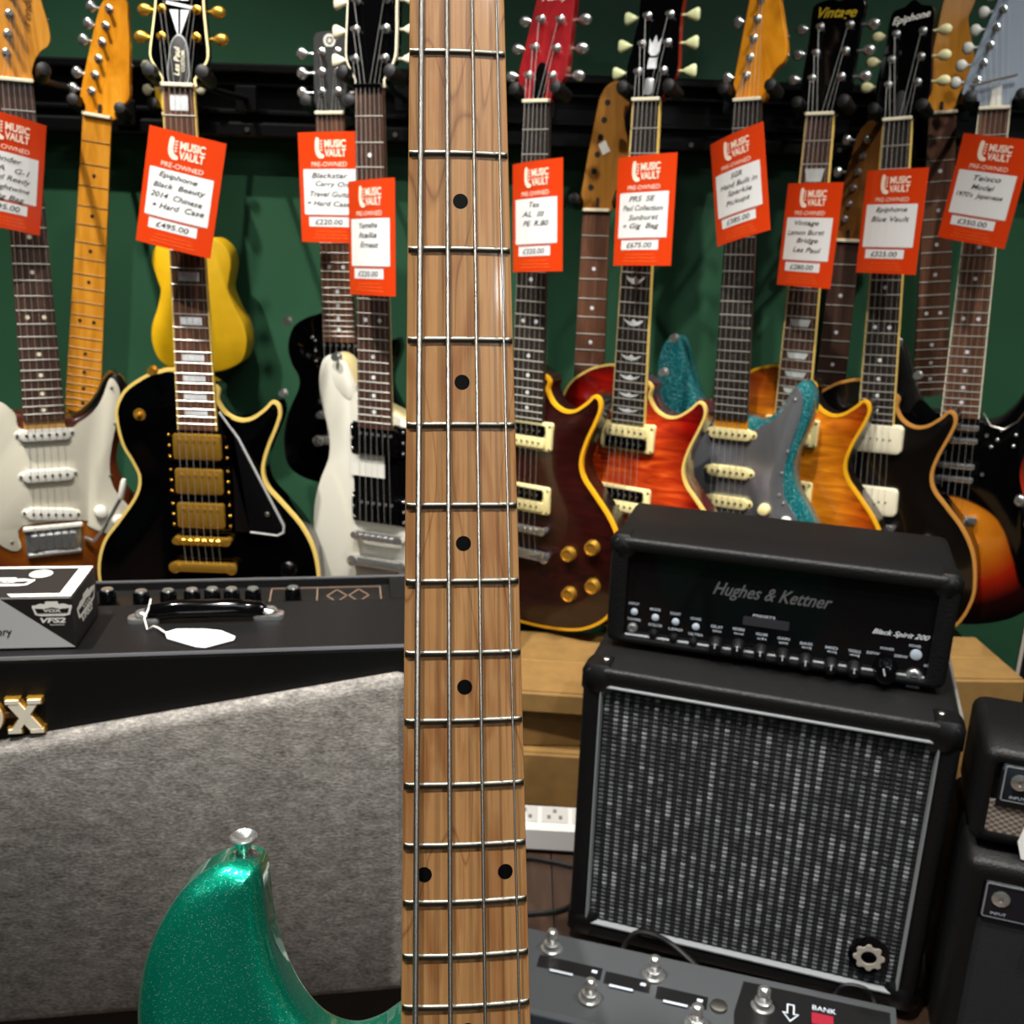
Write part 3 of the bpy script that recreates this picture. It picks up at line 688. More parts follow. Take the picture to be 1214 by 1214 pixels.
guitar('electric_guitar', 'red-orange flame-top electric guitar with cream pickup rings above the amplifier head', (766, 120), (743, 515), .478, -30, 635,
       out=LPO, top=M_prs, side=mat('cherry_side', '4a0f10', .25, 0, .6), carve=8, T=44, binding=M_creamb, bindw=3, board=M_ebony, neckm=M_mahog, boardbind=M_creamb, nutw=42, endw=56, nfr=22, inlay='bird',
       head='lp', headm=M_black, headsm=mat('red_head_side', '8c2418', .3, 0, .5), posts=P33(19, -40, 37, 17), butm=mat('aged_keystone', 'd5dba6', .35), tunm=M_chrome, button='key',
       pickups=[('hb', 482, M_cream, M_cream, M_black), ('hb', 583, M_cream, M_black, M_cream)], bridge='tom',
       knobs=[(118, 640, 'speed', M_gold), (80, 660, 'speed', M_gold), (52, 377, 'button', M_chrome)], extras=crown)

# ---- teal sparkle double-cutaway
M_teal = sparkle('teal_sparkle', '04757d', '2fb0b4', 1000, .86, .5, .3, 'c8f2ee')
M_mir = mat('mirror_guard', '9a9ca2', .25, .75)
guitar('electric_guitar', 'teal sparkle electric guitar with grey mirror pickguard and cream pickups', (886, 120), (864, 512), .486, -32, 648,
       out=STO, top=M_teal, rnd=7, T=45, board=M_ebony, neckm=M_maplehead, nutw=42, endw=56, nfr=21, inlay='dots', inm=mat('dark_dots', '3c3a38', .5),
       head='strat', headm=M_maplehead, angle=0, posts=P6, post_dir=-1, pickups=[('sc', 490, M_cream), ('sc', 552, M_cream), ('sc', 602, M_cream)], bridge='trem',
       knobs=[(62, 606, 'strat', M_cream), (98, 622, 'strat', M_white), (108, 664, 'strat', M_white), (-104, 346, 'button', M_chrome)] +
       [(x, s, 'screw', M_chrome) for x, s in ((98, 428), (92, 510), (86, 545), (84, 580), (92, 592), (-60, 450), (-70, 520))],
       guard=(SGUARD, True), guardm=M_mir)

# ---- amber flame-top single-cutaway
M_amb = flame('flamed_amber_top', [(.3, '9a560a'), (.5, 'bd700e'), (.72, 'dd9024')], [(0, 'ffffff'), (.5, 'fff0d8'), (.75, 'c88a50'), (1, '5a2c10')], .23, .17, .27)
guitar('electric_guitar', 'amber flame-top electric guitar with dark sides, black headstock and yellow binding', (972, 137), (949, 380), .3010, -34, 628,
       out=LPO, top=M_amb, side=M_darkneck, carve=8, T=41, binding=M_yelb, bindw=4, board=M_rose, neckm=M_darkneck, boardbind=M_creamb, nutw=43, endw=57, nfr=22, inlay='trap', inm=mat('trap_pearl', 'b5bab9', .3, var=.2),
       head='gib', headm=M_black, posts=P33(22, -54, 36), button='kidney', tunm=M_chrome, pickups=[('hb', 478, M_cream, M_black, M_cream), ('hb', 580, M_cream, M_black, M_cream)], bridge='tom',
       knobs=[(128, 668, 'speed', M_gold), (84, 690, 'speed', M_gold), (-86, 440, 'toggle', M_ivory)], extras=both(truss(M_black), lettering('Vintage', -143, 0, 58, mat('logo_gold', 'c9a92a', .35, .3), bold=.02, tilt=-.05)))

# ---- tobacco burst with cream bar pickups
M_tob = burst('tobacco_burst', [(0, '0a0503'), (.6, '080402'), (1, '040202')], .24, .17, .3)
guitar('electric_guitar', 'black-brown electric guitar with tan binding and two plain cream bar pickups', (1064, 143), (1046, 388), .3046, -34, 628,
       out=[(x, s+14) for x, s in LPO], top=M_tob, side=M_black, carve=6, T=42, binding=mat('tan_binding', 'b9803a', .4), bindw=4, board=M_ebony, neckm=M_black, boardbind=M_creamb, nutw=43, endw=57, nfr=22, inlay='dots',
       head='epi', headm=M_black, headsm=mat('maroon_side', '2a0c10', .3), posts=P33(21, -53, 36, 19), tunm=M_chrome, butm=mat('aged_cream_button', 'd9d2a0', .4), button='kidney',
       pickups=[('p90', 482, M_ivory), ('p90', 585, M_ivory)], bridge='tom', hw=M_chrome, knobs=[(92, 640, 'metal', M_nickel), (126, 690, 'hat', M_black), (58, 377, 'button', M_chrome)],
       extras=both(truss(M_blackmatte), lettering('Epiphone', -145, 0, 54, M_white, bold=.02, shear=.35, tilt=.12)))

# ---- sunburst with black guard, mirrored headstock
M_burst2 = burst('orange_red_burst', [(0, 'c87c18'), (.38, 'b8660f'), (.62, '9c1e08'), (.82, '200504'), (1, '060303')], .185, .17, .18, .02)
BGUARD = [(-64, 438), (-40, 455), (-30, 458), (30, 470), (52, 470), (70, 456), (90, 425), (106, 410), (116, 424), (114, 455), (102, 500), (96, 540), (104, 575), (126, 615), (148, 655), (150, 720), (120, 730), (104, 690), (84, 640), (60, 612), (10, 592), (-50, 592), (-88, 600), (-94, 560), (-84, 520), (-84, 480)]
def right_extra(root, mk, yo, V, y0, hy, hs, fpos):
    mk().tube([(-38, y0-6, -34), (26, y0-6, -46)], 2.4, 8).build('string_bar', M_chrome, hs)
    mk().prism([(-8, -6), (8, -6), (6, -34), (-6, -30)], y0-2, y0+2, .4, lambda x, z: hy(x, z)).build('truss_cover', M_white, hs, 30)
    for x, s in ((62, 478), (84, 484), (58, 494), (82, 502), (50, 506)): mk().ball((x, -3, s), (3.2, 2, 3.2), 8, 5).build('screw', M_chrome, root)
    mk().tube([(33, -3, 452), (46, -3, 472), (66, -3, 476), (84, -3, 462), (96, -3, 440)], 1.4, 6).build('pickguard_edge', M_nickel, root)
guitar('electric_guitar', 'sunburst electric guitar with black pickguard, chrome bar pickups and mirrored headstock', (1179, 130), (1151, 378), .3046, -26, 628,
       out=STO, top=M_burst2, rnd=6, T=42, board=M_rosel, neckm=M_darkneck, boardbind=M_ivory, nutw=43, endw=57, nfr=22, inlay='dots', head='plate', headm=mat('mirror_head', 'c4d2e4', .2, .6), headsm=M_black, angle=.12,
       posts=[(-28, -42), (-22, -66), (-16, -90), (-10, -114), (-4, -138), (2, -162)], post_dir=-1, tunm=M_chrome, butm=mat('grey_button', 'c3c3bb', .4), pickups=[('bars', 488, M_black, M_chrome), ('bars', 552, M_black, M_chrome)], bridge='tom',
       knobs=[(102, 588, 'metal', M_chrome), (120, 625, 'metal', M_chrome), (136, 662, 'metal', M_chrome), (-104, 346, 'button', M_chrome)], guard=(BGUARD, True), guardm=M_black, extras=right_extra)

# ---- yellow ukulele behind the black guitar
M_yel = mat('yellow_paint', 'e6b400', .55, var=.06)
guitar('ukulele', 'plain yellow ukulele hanging against the wall behind the black and gold guitar', (206, 137), (236, 434), .40, 0, 345, cat='ukulele',
       out=UKO, top=M_yel, rnd=4, T=55, board=M_rose, neckm=M_yel, nutw=35, endw=44, nfr=12, inlay=None, head='uke', headm=M_yel, angle=.05, posts=[(-15, -40), (-15, -75), (15, -40), (15, -75)], button='oval',
       tunm=M_chrome, butm=mat('uke_button', 'cfc7a8', .4), bridge='none', strings=4, hdx=28)

# ---- loose necks hanging near the wall
def holes(root, mk, yo, V, y0, hy, hs, fpos):
    for x, s in P6: mk().cyl((x-4, y0-.3+hy(x, s), s), (x-4, y0+1+hy(x, s), s), 4.6, n=12).build('tuner_hole', M_blackmatte, hs, 0)
    mk().box((6, y0+2, -95), (13, 1, 18), ry(.5)).build('sticker', M_white, hs, 0)
    mk().box((0, y0, -14), (5, 1, 14)).build('truss_slot', M_blackmatte, hs, 0)
def slot(root, mk, yo, V, y0, hy, hs, fpos): mk().box((0, y0+1.5, -13), (5, 4, 13)).build('truss_slot', M_blackmatte, hs, 0)
NK = dict(cat='guitar neck', bridge='none', strings=0, angle=0, nutw=42, endw=56, group='loose guitar necks on the rail')
guitar('guitar_neck', 'loose amber maple guitar neck with black dots and tuners fitted', (115, 139), (103, 381), .314, 4, 648, heel=470, board=M_maple, neckm=M_maple, nfr=21, inlay='dots', inm=M_blackmatte, fretm=mat('bronze_fret', '7a5626', .4, .3),
       head='tele', headm=M_maplehead, posts=[(-14, -36), (-10, -60), (-6, -84), (-2, -108), (2, -132), (6, -156)], post_dir=-1, tunm=M_chrome, extras=slot, **NK)
guitar('guitar_neck', 'loose guitar neck with bare tuner holes and dark fingerboard beside the dark cherry guitar', (707, 251), (702, 362), .144, -12, 648, heel=470, board=M_rosel, neckm=M_maple, nfr=21,
       head='strat', headm=wood('shaded_maple', [(.3, '7e5014'), (.5, '94611c'), (.75, 'a8742c')], (50, 50, 6), .4), extras=holes, **NK)  # darker copy of the maple; the back row's shade is put into its colour
guitar('guitar_neck', 'loose brown neck with rosewood fingerboard and tuners, between the amber and black-brown guitars', (1004, 287), (989, 415), .178, -20, 648, heel=470, board=M_rose, neckm=M_maple, nfr=21,
       head='strat', headm=wood('brown_head', [(.3, '6e4416'), (.6, '8a5820'), (.8, '9c6a2c')], (30, 30, 8), .4), posts=P6, post_dir=-1, tunm=M_chrome, extras=slot, hanger=True, **NK)
guitar('guitar_neck', 'loose neck with round heel and brown fingerboard, behind the mirrored headstock', (1118, 135), (1107, 361), .300, -8, 648, heel=440, board=M_rosel, neckm=M_maple, nfr=20,
       head='strat', headm=M_maple, extras=slot, **NK)

# ---- hangers
names = ['sunburst white-guard guitar', 'black and gold guitar', 'black travel guitar', 'white guitar', 'dark cherry guitar', 'red-orange guitar', 'teal guitar', 'amber guitar', 'black-brown guitar', 'mirrored-headstock guitar', 'yellow ukulele', 'amber maple neck', 'bare-holed neck', 'brown rosewood neck', 'round-heeled neck']
for (root, loc, M, V, hdx), nm_ in zip(HANG, names):
    w = lambda x, y, s: np.array(loc)+M@np.array(V(x, y, s))
    c = w(0, 20, -16); hg = empty('guitar_hanger', 'black padded yoke hanger holding the '+nm_, 'hanger', (c[0], RY-.009, c[2]), None, 'padded hangers on the rail')
    o0 = np.array([c[0], RY-.009, c[2]]); q = lambda x, y, s: tuple(w(x, y, s)-o0)
    MB().tube([(0, 0, 0), tuple((c-o0)*.5+np.array([0, 0, -.004])), tuple(c-o0)], .005, 8).build('arm', M_rubber, hg)
    MB().tube([q(-hdx-2, 18, -9), q(-hdx*.6, 21, -12), q(hdx*.6, 21, -12), q(hdx+2, 18, -9)], .005, 8).build('yoke', M_rubber, hg)
    for sx in (-1, 1):
        a = np.array(q(sx*(hdx+2), 20, -9)); b = np.array(q(sx*(hdx+2), -24, -20))
        MB().tube([tuple(a), tuple(a+(b-a)*.1), tuple(a+(b-a)*.85), tuple(a+(b-a)*.97), tuple(b)], [.006, .0092, .0100, .0085, .004], 14).build('rubber_pad', M_rubber, hg)
    MB().box((0, .003, 0), (.036, .006, .040), ch=.002).build('rail_plate', M_rail, hg, 0)

# ================================================================= price tags
def tagmat():
    k = N('tag_orange_card'); k.b.inputs['Base Color'].default_value = srgb('cf3a0d'); k.b.inputs['Roughness'].default_value = .32
    k.b.inputs['Coat Weight'].default_value = .35; k.b.inputs['Coat Roughness'].default_value = .15; return k.m
M_tag = tagmat(); M_paper = mat('tag_paper', 'dfe0de', .6); M_tagprint = mat('tag_print', 'f3dcc6', .5); M_ink = mat('ink', '1c1d22', .6); M_fine = mat('tag_fine_print', 'b5716a', .6); M_fine2 = mat('tag_small_print', 'f07a3a', .5)
def price_tag(pos, ang, lines, price, where):
    M = rz(math.radians(ang[0]))@ry(math.radians(ang[1]))@rx(math.radians(ang[2])); W, H = .105, .148
    loc = np.array(pos)+M@np.array([0, 0, -H/2])
    t = empty('price_tag', 'orange and white handwritten price tag on the '+where, 'price tag', loc, M, 'orange price tags on the guitars')
    bend = lambda x, z: .0045*(x/(W/2))**2
    mb = MB(); nx = 8
    xs = np.linspace(-W/2, W/2, nx+1)
    vs = [(x, bend(x, 0)+d, z) for d in (0, .0007) for z in (0, H) for x in xs]; n1 = nx+1; fs = []
    for i in range(nx): fs += [(i, i+1, n1+i+1, n1+i), (2*n1+i, 3*n1+i, 3*n1+i+1, 2*n1+i+1), (i, 2*n1+i, 2*n1+i+1, i+1), (n1+i, n1+i+1, 3*n1+i+1, 3*n1+i)]
    fs += [(0, n1, 3*n1, 2*n1), (nx, 2*n1+nx, 3*n1+nx, n1+nx)]
    mb.add(vs, fs); mb.build('card', M_tag, t, 30)
    def strip(name, x0, x1, z0, z1, m, e=.0003, r=.003):
        b = MB(); xx = np.linspace(x0, x1, 7); v = [(x, bend(x, 0)-e, z) for z in (z0, z1) for x in xx]
        b.add(v, [(i, i+1, 8+i, 7+i) for i in range(6)]); return b.build(name, m, t, 0)
    strip('paper_panel', -.0445, .0435, .038, .099, M_paper); strip('price_panel', -.037, .031, .0215, .0345, M_paper)
    strip('red_rule', -.040, .036, .0358, .0372, M_fine)
    F = lambda e: (lambda x, y, z: (x, bend(x, 0)-e, z))
    b = MB()
    for tx, z in (('MUSIC', .1325), ('VAULT', .1205)): put_text(b, tx, .011, z, 0, width=.034, height=.0105, bold=.035, fn=F(.0005))
    # guitar-horn U mark left of the name
    u = smooth_loop([(-.0205, .140), (-.0145, .139), (-.0150, .126), (-.0120, .120), (-.0075, .118), (-.0075, .114), (-.0150, .1135), (-.0205, .119), (-.0220, .128)], 3)
    b.add([(x, bend(x, 0)-.0005, z) for x, z in u], [tuple(range(len(u)))])
    for i in range(4): b.add([(x, bend(x, 0)-.0005, z) for x, z in ((-.013, .137-.004*i), (-.0095, .1373-.004*i), (-.0095, .1352-.004*i), (-.013, .135-.004*i))], [(0, 1, 2, 3)])
    b.build('logo', M_tagprint, t, 0)
    b = MB(); put_text(b, 'PRE-OWNED', 0, .1055, 0, width=.058, height=.0062, fn=F(.0005)); b.build('heading', M_tagprint, t, 0)
    b = MB(); z = .0905
    for i, ln in enumerate(lines):
        w = min(.072, .0062*len(ln)+.004); put_text(b, ln, random.uniform(-.004, .004), z, 0, width=w, height=.0088 if any(c in 'gypq' for c in ln) else .0072, bold=.008, shear=.28, tilt=random.uniform(-.04, .03), fn=F(.0006)); z -= .0125
    b.build('handwriting', M_ink, t, 0)
    b = MB(); put_text(b, price, -.003, .028, 0, width=.046, height=.0072, bold=.008, shear=.12, fn=F(.0006)); b.build('price', M_ink, t, 0)
    b = MB()
    for i in range(3): put_text(b, 'terms and conditions apply' if i else 'pre-owned guarantee', 0, .015-.0045*i, 0, width=.05+.006*i, height=.0024, fn=F(.0005))
    b.build('small_print', M_fine2, t, 0)
    return t
price_tag((-.689, 1.432, .872), (52.4, 11.2, -3), ['Fender', 'USA   G-1', 'Hand Ready', 'Midnightwine', '+ Gig Bag'], '\u00a3395.00', 'sunburst white-guard guitar')
price_tag((-.45, 1.398, .853), (-7.2, 11.2, -1), ['Epiphone', 'Black  Beauty', '2014  Chinese', '+ Hard  Case'], '\u00a3495.00', 'black and gold guitar')
price_tag((-.271, 1.50, .866), (-23, -1.4, -.6), ['Blackstar', 'Carry On', 'Travel Guitar', '+ Hard Case'], '\u00a3220.00', 'black travel guitar')
price_tag((-.202, 1.398, .804), (-47, -3.3, -1.9), ['Yamaha', 'Italia', 'Ernest'], '\u00a3220.00', 'white guitar')
price_tag((.017, 1.478, .837), (-49.9, -4.9, -1.2), ['Tex', 'AL  III', 'PE  R.80'], '\u00a3320.00', 'dark cherry guitar')
price_tag((.166, 1.485, .850), (-46.8, -3.8, -3.1), ['PRS  SE', 'Paul Collection', 'Sunburst', '+ Gig  Bag'], '\u00a3675.00', 'red-orange guitar')
price_tag((.303, 1.528, .888), (-57.1, -15.6, -2.3), ['SGR', 'Hand Built in', 'Sparkle', 'Pickups'], '\u00a3385.00', 'teal guitar')
price_tag((.42, 1.568, .823), (-57.8, -1.3, -2), ['Vintage', 'Lemon Burst', 'Bridge', 'Les Paul'], '\u00a3280.00', 'amber guitar')
price_tag((.539, 1.570, .846), (-56.1, -2.3, -1.5), ['Epiphone', 'Blue Vault'], '\u00a3325.00', 'black-brown guitar')
price_tag((.664, 1.560, .894), (-50.3, 6.5, .4), ["Teisco", 'Model', "1970's  Japanese"], '\u00a3350.00', 'mirrored-headstock guitar')

# ================================================================= amplifiers
class Frame:
    def __init__(s, o, yaw): s.o = np.array(o, float); s.M = rz(math.radians(yaw))
    def px(s, x, y, y0=0):
        d = s.M.T@ray(x, y); c = s.M.T@(CAMP-s.o); p = c+d*((y0-c[1])/d[1]); return p[0], p[2]
def tolex(name, col='080809', rough=.5, scale=420, st=.5):
    if name in MATS: return MATS[name]
    k = N(name); k.b.inputs['Base Color'].default_value = srgb(col); k.b.inputs['Roughness'].default_value = rough; k.b.inputs['Specular IOR Level'].default_value = .3
    v = k.n('ShaderNodeTexVoronoi', _Scale=float(scale)); k.l(k.coord(), 'Vector', v, 'Vector'); k.bump(v, 'Distance', st, .0006)
    MATS[name] = k.m; return k.m
M_tolex = tolex('black_tolex'); M_corner = mat('corner_plastic', '0a0a0b', .35, spec=.35)
M_pipe = mat('grey_piping', '7c8083', .45)
def shell(w, d, h, r=.008):
    """open-fronted cabinet: rounded box with a front border"""
    return MB().box((w/2, d/2, h/2), (w, d, h), ch=r)

# ---- speaker cabinet with woven front
CABYAW = -17; cabo = (at_z(688, 1107, .012)[0]-.015, 1.040, 0); FC = Frame(cabo, CABYAW); CW, CD, CHT = .395, .245, .366
cab = empty('speaker_cabinet', 'black speaker cabinet with woven dark grey front under the amplifier head', 'speaker', cabo, FC.M)
b = MB(); bd = .019
oc = rrect(CW, CHT-.012, .010, 3, (CW/2, .012+(CHT-.012)/2)); ic = rrect(CW-2*bd, CHT-.012-2*bd, .004, 3, (CW/2, .012+(CHT-.012)/2))
oc2 = inset(oc, .005)
b.rings([[(x, .010, z) for x, z in ic], [(x, .0015, z) for x, z in ic], [(x, 0, z) for x, z in inset(ic, -.004)], [(x, 0, z) for x, z in oc2], [(x, .0015, z) for x, z in inset(oc, .0015)], [(x, .005, z) for x, z in oc], [(x, CD-.005, z) for x, z in oc], [(x, CD, z) for x, z in oc2]], (True, True))
b.build('cabinet', M_tolex, cab, 50)
i3 = inset(ic, .0); i4 = inset(ic, .0045)
b = MB(); b.rings([[(x, .004, z) for x, z in i3], [(x, -.001, z) for x, z in inset(ic, .0015)], [(x, -.001, z) for x, z in inset(ic, .003)], [(x, .006, z) for x, z in i4]], (False, False)); b.build('piping', M_pipe, cab, 60)
gx0, gx1, gz0, gz1 = bd+.005, CW-bd-.005, .012+bd+.005, CHT-bd-.005
MB().box(((gx0+gx1)/2, .0085, (gz0+gz1)/2), (gx1-gx0, .003, gz1-gz0)).build('grille_backing', mat('grille_back', '08080a', .8), cab, 0)
gm = [mat('weave_'+n_, c_, .55) for n_, c_ in (('dark', '1b1c1f'), ('mid', '303236'), ('grey', '4c4f53'), ('light', '74777a'))]
b = MB(); cw = (gx1-gx0)/31; chh = .0054; nr = int((gz1-gz0)/chh); colb = [random.uniform(-.15, .15) for _ in range(31)]; prev = [0.0]*31
for rI in range(nr):
    z = gz0+(rI+.5)*chh
    for cI in range(31):
        prev[cI] = prev[cI]*.5+random.gauss(0, .42); t_ = colb[cI]+prev[cI]
        b.m = 0 if t_ < -.75 else 1 if t_ < -.15 else 2 if t_ < .55 else 3
        x0 = gx0+cI*cw+cw*.04; x1 = x0+cw*.62; zh = chh*.42
        v = [(x0, .0075, z), (x0+cw*.14, .0050, z-zh*.5), (x0+cw*.14, .0050, z+zh*.5), (x1-cw*.14, .0050, z-zh*.5), (x1-cw*.14, .0050, z+zh*.5), (x1, .0075, z), (x0+cw*.1, .0075, z-zh), (x0+cw*.1, .0075, z+zh), (x1-cw*.1, .0075, z-zh), (x1-cw*.1, .0075, z+zh)]
        b.add(v, [(1, 3, 4, 2), (0, 1, 2), (5, 4, 3), (6, 8, 3, 1), (7, 2, 4, 9), (0, 6, 1), (0, 2, 7), (5, 3, 8), (5, 9, 4)])
        b.m = 0; x2 = gx0+(cI+1)*cw
        b.add([(x1, .0078, z-zh), (x2, .0078, z-zh), (x2, .0066, z), (x1, .0066, z), (x1, .0078, z+zh), (x2, .0078, z+zh)], [(0, 1, 2, 3), (3, 2, 5, 4)])
w_ = b.build('grille_weave', gm, cab, 0); w_['kind'] = 'stuff'
gxx, gzz = FC.px(1030, 1135)
MB().lathe((gxx, .006, gzz), (0, -1, 0), [(0, .022), (.005, .022), (.006, .019)], 24).build('badge', M_black, cab, 40)
b = MB(); g_ = []
for i in range(64):
    a = 2*math.pi*i/64; ph = (i % 8); r_ = .0165 if ph in (0, 1, 2) else .0135 if ph in (4, 5, 6) else .015; g_.append((r_*math.cos(a), r_*math.sin(a)))
hole = [(.0085*math.cos(2*math.pi*i/64), .0085*math.sin(2*math.pi*i/64)) for i in range(64)]
b.rings([[(gxx+x, y_, gzz+z) for x, z in q] for q, y_ in ((g_, .0005), (g_, -.0012), (hole, -.0012), (hole, .0005))], (False, False)); b.build('gear_logo', mat('badge_silver', 'bdb3a8', .4, .3), cab, 40)
for x in (0, 1):
    for z in (0, 1):
        for y in (0,):
            cx, cz = (.016 if x == 0 else CW-.016), (.012+.016 if z == 0 else CHT-.016)
            q = MB().box((cx, .019, cz), (.036, .042, .036), ch=.007).build('corner_cap', M_corner, cab, 40)
            MB().ball((cx+(.005 if x == 0 else -.005), .024, CHT+.0022 if z else .0095), (.004, .004, .0016), 10, 6).build('screw', M_nickel, q)
for x in (.05, CW-.05):
    for y in (.05, CD-.05): MB().lathe((x, y, 0), (0, 0, 1), [(0, .012), (.003, .014), (.013, .014)], 14).build('foot', M_rubber, cab)
MB().tube([(CW+.0005, .03, CHT-.006), (CW+.0005, CD-.03, CHT-.006)], .0022, 6).build('side_edge_trim', mat('edge_grey', '6d6a64', .5), cab)

# ---- amplifier head
ho = at_z(717, 766, CHT); FH = Frame((ho[0], ho[1], CHT+.001), -16.1); HW, HD, HH = .369, .150, .134
hd = empty('amplifier_head', 'glossy black amplifier head with row of knobs standing on the speaker cabinet', 'amplifier', FH.o, FH.M)
b = MB(); oc = rrect(HW, HH-.006, .010, 3, (HW/2, .006+(HH-.006)/2)); tb = .016
ic = rrect(HW-2*tb-.008, HH-.006-2*tb+.008, .004, 3, (HW/2, .006+(HH-.006)/2-.003))
b.rings([[(x, .012, z) for x, z in ic], [(x, .0015, z) for x, z in ic], [(x, 0, z) for x, z in inset(ic, -.003)], [(x, 0, z) for x, z in inset(oc, .005)], [(x, .0015, z) for x, z in inset(oc, .0015)], [(x, .005, z) for x, z in oc], [(x, HD-.005, z) for x, z in oc], [(x, HD, z) for x, z in inset(oc, .005)]], (True, True)); b.build('cabinet', M_tolex, hd, 50)
zc0, zc1 = min(z for x, z in ic), max(z for x, z in ic)
MB().box((HW/2, .009, (zc0+zc1)/2), (HW-2*tb-.009, .003, zc1-zc0-.001)).build('front_panel', mat('panel_gloss', '08080a', .08, 0, .3), hd, 0)
MB().tube([(tb+.006, .004, zc0+.0015), (HW-tb-.006, .004, zc0+.0015)], .0016, 6).build('panel_trim', M_pipe, hd)
M_silk = mat('silk_screen', 'b9c2cc', .5); M_logo = mat('script_silver', '6d6e70', .35, .5)
def hpx(x, y): return FH.px(x, y, .0075)
def hlabel(txt, x, y, w, h_, m=M_silk, shear=0, bold=.01, name='lettering', dy=-.0003):
    cx, cz = hpx(x, y); b = MB(); put_text(b, txt, cx, cz, .0075+dy, width=w, height=h_, shear=shear, bold=bold); return b.build(name, m, hd, 0)
hlabel('Hughes & Kettner', 915, 708, .128, .020, M_logo, .45, .012, 'logo')
hlabel('Black Spirit 200', 1068, 753, .058, .0075, mat('script_white', 'd6dbe2', .5), .45, .01, 'model_name')
zx, zz = hpx(908, 739); MB().prism(rrect(.05, .010, .001, 2, (zx, zz)), .0068, .009).build('display', mat('display_grey', '2c2c30', .3), hd, 0)
hlabel('PRESETS', 906, 731, .024, .0028)
for i, (x, y) in enumerate(((752, 725), (777, 732), (801, 737), (825, 743))):
    cx, cz = hpx(x, y); MB().lathe((cx, .0075, cz), (0, -1, 0), [(0, .0042), (.001, .0042), (.0015, .003)], 12).build('indicator', mat('led_grey', 'aab4c0', .4), hd)
    hlabel(('INPUT', 'MODE', 'BOOST', 'SOUND')[i], x, y-9.5, .012, .003); hlabel(('CHANNEL', 'COLOR', 'LEAD', 'ULTRA')[i], x, y+9, .016, .003)
for i, (x, y) in enumerate(((750, 744), (775, 751), (799, 756), (822, 761))):
    cx, cz = hpx(x, y)
    MB().lathe((cx, .0075, cz), (0, -1, 0), [(0, .0062), (.003, .0060), (.0045, .005), (.005, .0032), (.001, .003)] if i == 0 else [(0, .006), (.0025, .0055), (.006, .0045), (.0075, .002)], 16).build('jack' if i == 0 else 'push_button', M_chrome if i == 0 else M_corner, hd, 40)
kn = [(849, 762), (875, 765), (902, 771), (928, 776), (955, 782), (985, 787), (1012, 791)]
for i, (x, y) in enumerate(kn):
    cx, cz = hpx(x, y); o = MB().lathe((cx, .0075, cz), (0, -1, 0), [(0, .0085), (.004, .0085), (.006, .0072), (.015, .0066), (.017, .005)], 18).build('knob', M_corner, hd, 40)
    MB().box((cx, -.0098, cz+.003), (.0012, .0006, .006)).build('pointer', M_silk, o, 0)
    hlabel(('DELAY', 'REVERB', 'VOLUME', 'GAIN', 'BASS', 'MID', 'TREBLE')[i], x+1, y-19, .013, .0032); hlabel(('time', 'level', 'ch', 'amt', 'eq', 'eq', 'eq')[i], x+1, y-14, .010, .0026)
cx, cz = hpx(1049, 793); o = MB().lathe((cx, .0075, cz), (0, -1, 0), [(0, .0135), (.003, .0135), (.006, .0115), (.017, .0105), (.019, .008)], 24).build('master_knob', M_black, hd, 40)
MB().box((cx-.002, -.0118, cz+.004), (.0015, .0006, .008), ry(-.3)).build('pointer', M_silk, o, 0)
for tx, x, y in (('POWER', 1052, 769), ('20W', 1035, 774), ('200W', 1068, 778)): hlabel(tx, x, y, .014, .003)
cx, cz = hpx(1086, 776); MB().lathe((cx, .0075, cz), (0, -1, 0), [(0, .006), (.001, .006), (.0015, .004)], 14).build('indicator', MATS['led_grey'], hd)
cx, cz = hpx(1083, 801); MB().lathe((cx, .0075, cz), (0, -1, 0), [(0, .0085), (.004, .0085), (.0055, .0072), (.006, .0045), (.001, .004)], 18).build('jack', M_chrome, hd, 40)
hlabel('POWER', 1085, 766, .012, .003); hlabel('PHONES', 1082, 814, .013, .0032); hlabel('aux', 1099, 789, .006, .003)
for x in (.012, HW-.012):
    q = MB().box((x, .018, HH-.012), (.028, .040, .028), ch=.007).build('corner_cap', M_corner, hd, 40)
for x in (.04, HW-.04):
    for y in (.03, HD-.03): MB().lathe((x, y, 0), (0, 0, 1), [(0, .009), (.007, .010)], 12).build('foot', M_rubber, hd)

# ---- combo amplifier with grey cloth front
VT = .47; vr = at_z(512, 765, VT); VW, VD = .62, .182; FV = Frame((vr[0], vr[1], 0), 9.3)
vo = FV.o - FV.M@np.array([VW, 0, 0]); FV = Frame(vo, 9.3)
vx = empty('combo_amplifier', 'black combo amplifier with slanted grey cloth front and gold-edged white letters', 'amplifier', vo, FV.M)
M_vtol = tolex('fine_black_vinyl', '0c0c0d', .45, 700, .3)
b = MB(); pr = [(0, .02), (0, VT-.004), (.004, VT), (VD-.004, VT), (VD, VT-.004), (VD, .02)]
# top with the sunken control strip along the back edge
cz_, cy0, cy1, cx0, cx1 = VT-.022, .116, VD-.008, .03, VW-.032
b.rings([[(x, y, z) for y, z in ((0, .02), (0, VT-.004), (.001, VT-.001), (.004, VT), (cy0, VT), (cy0+.002, VT-.009), (cy1, VT-.009), (cy1+.001, VT), (VD-.003, VT), (VD, VT-.003), (VD, .02))] for x in (0, VW)])
b.build('cabinet', M_vtol, vx, 0)
for x0_, x1_ in ((.0005, cx0), (cx1, VW-.0005)): MB().box(((x0_+x1_)/2, (cy0+cy1)/2, VT-.0045), (x1_-x0_, cy1-cy0+.002, .009)).build('strip_end', M_vtol, vx, 0)
cp = MB().box(((cx0+cx1)/2, (cy0+cy1)/2, VT-.0082), (cx1-cx0, cy1-cy0, .002)).build('control_panel', mat('panel_dark', '1a1918', .3, .2), vx, 0)
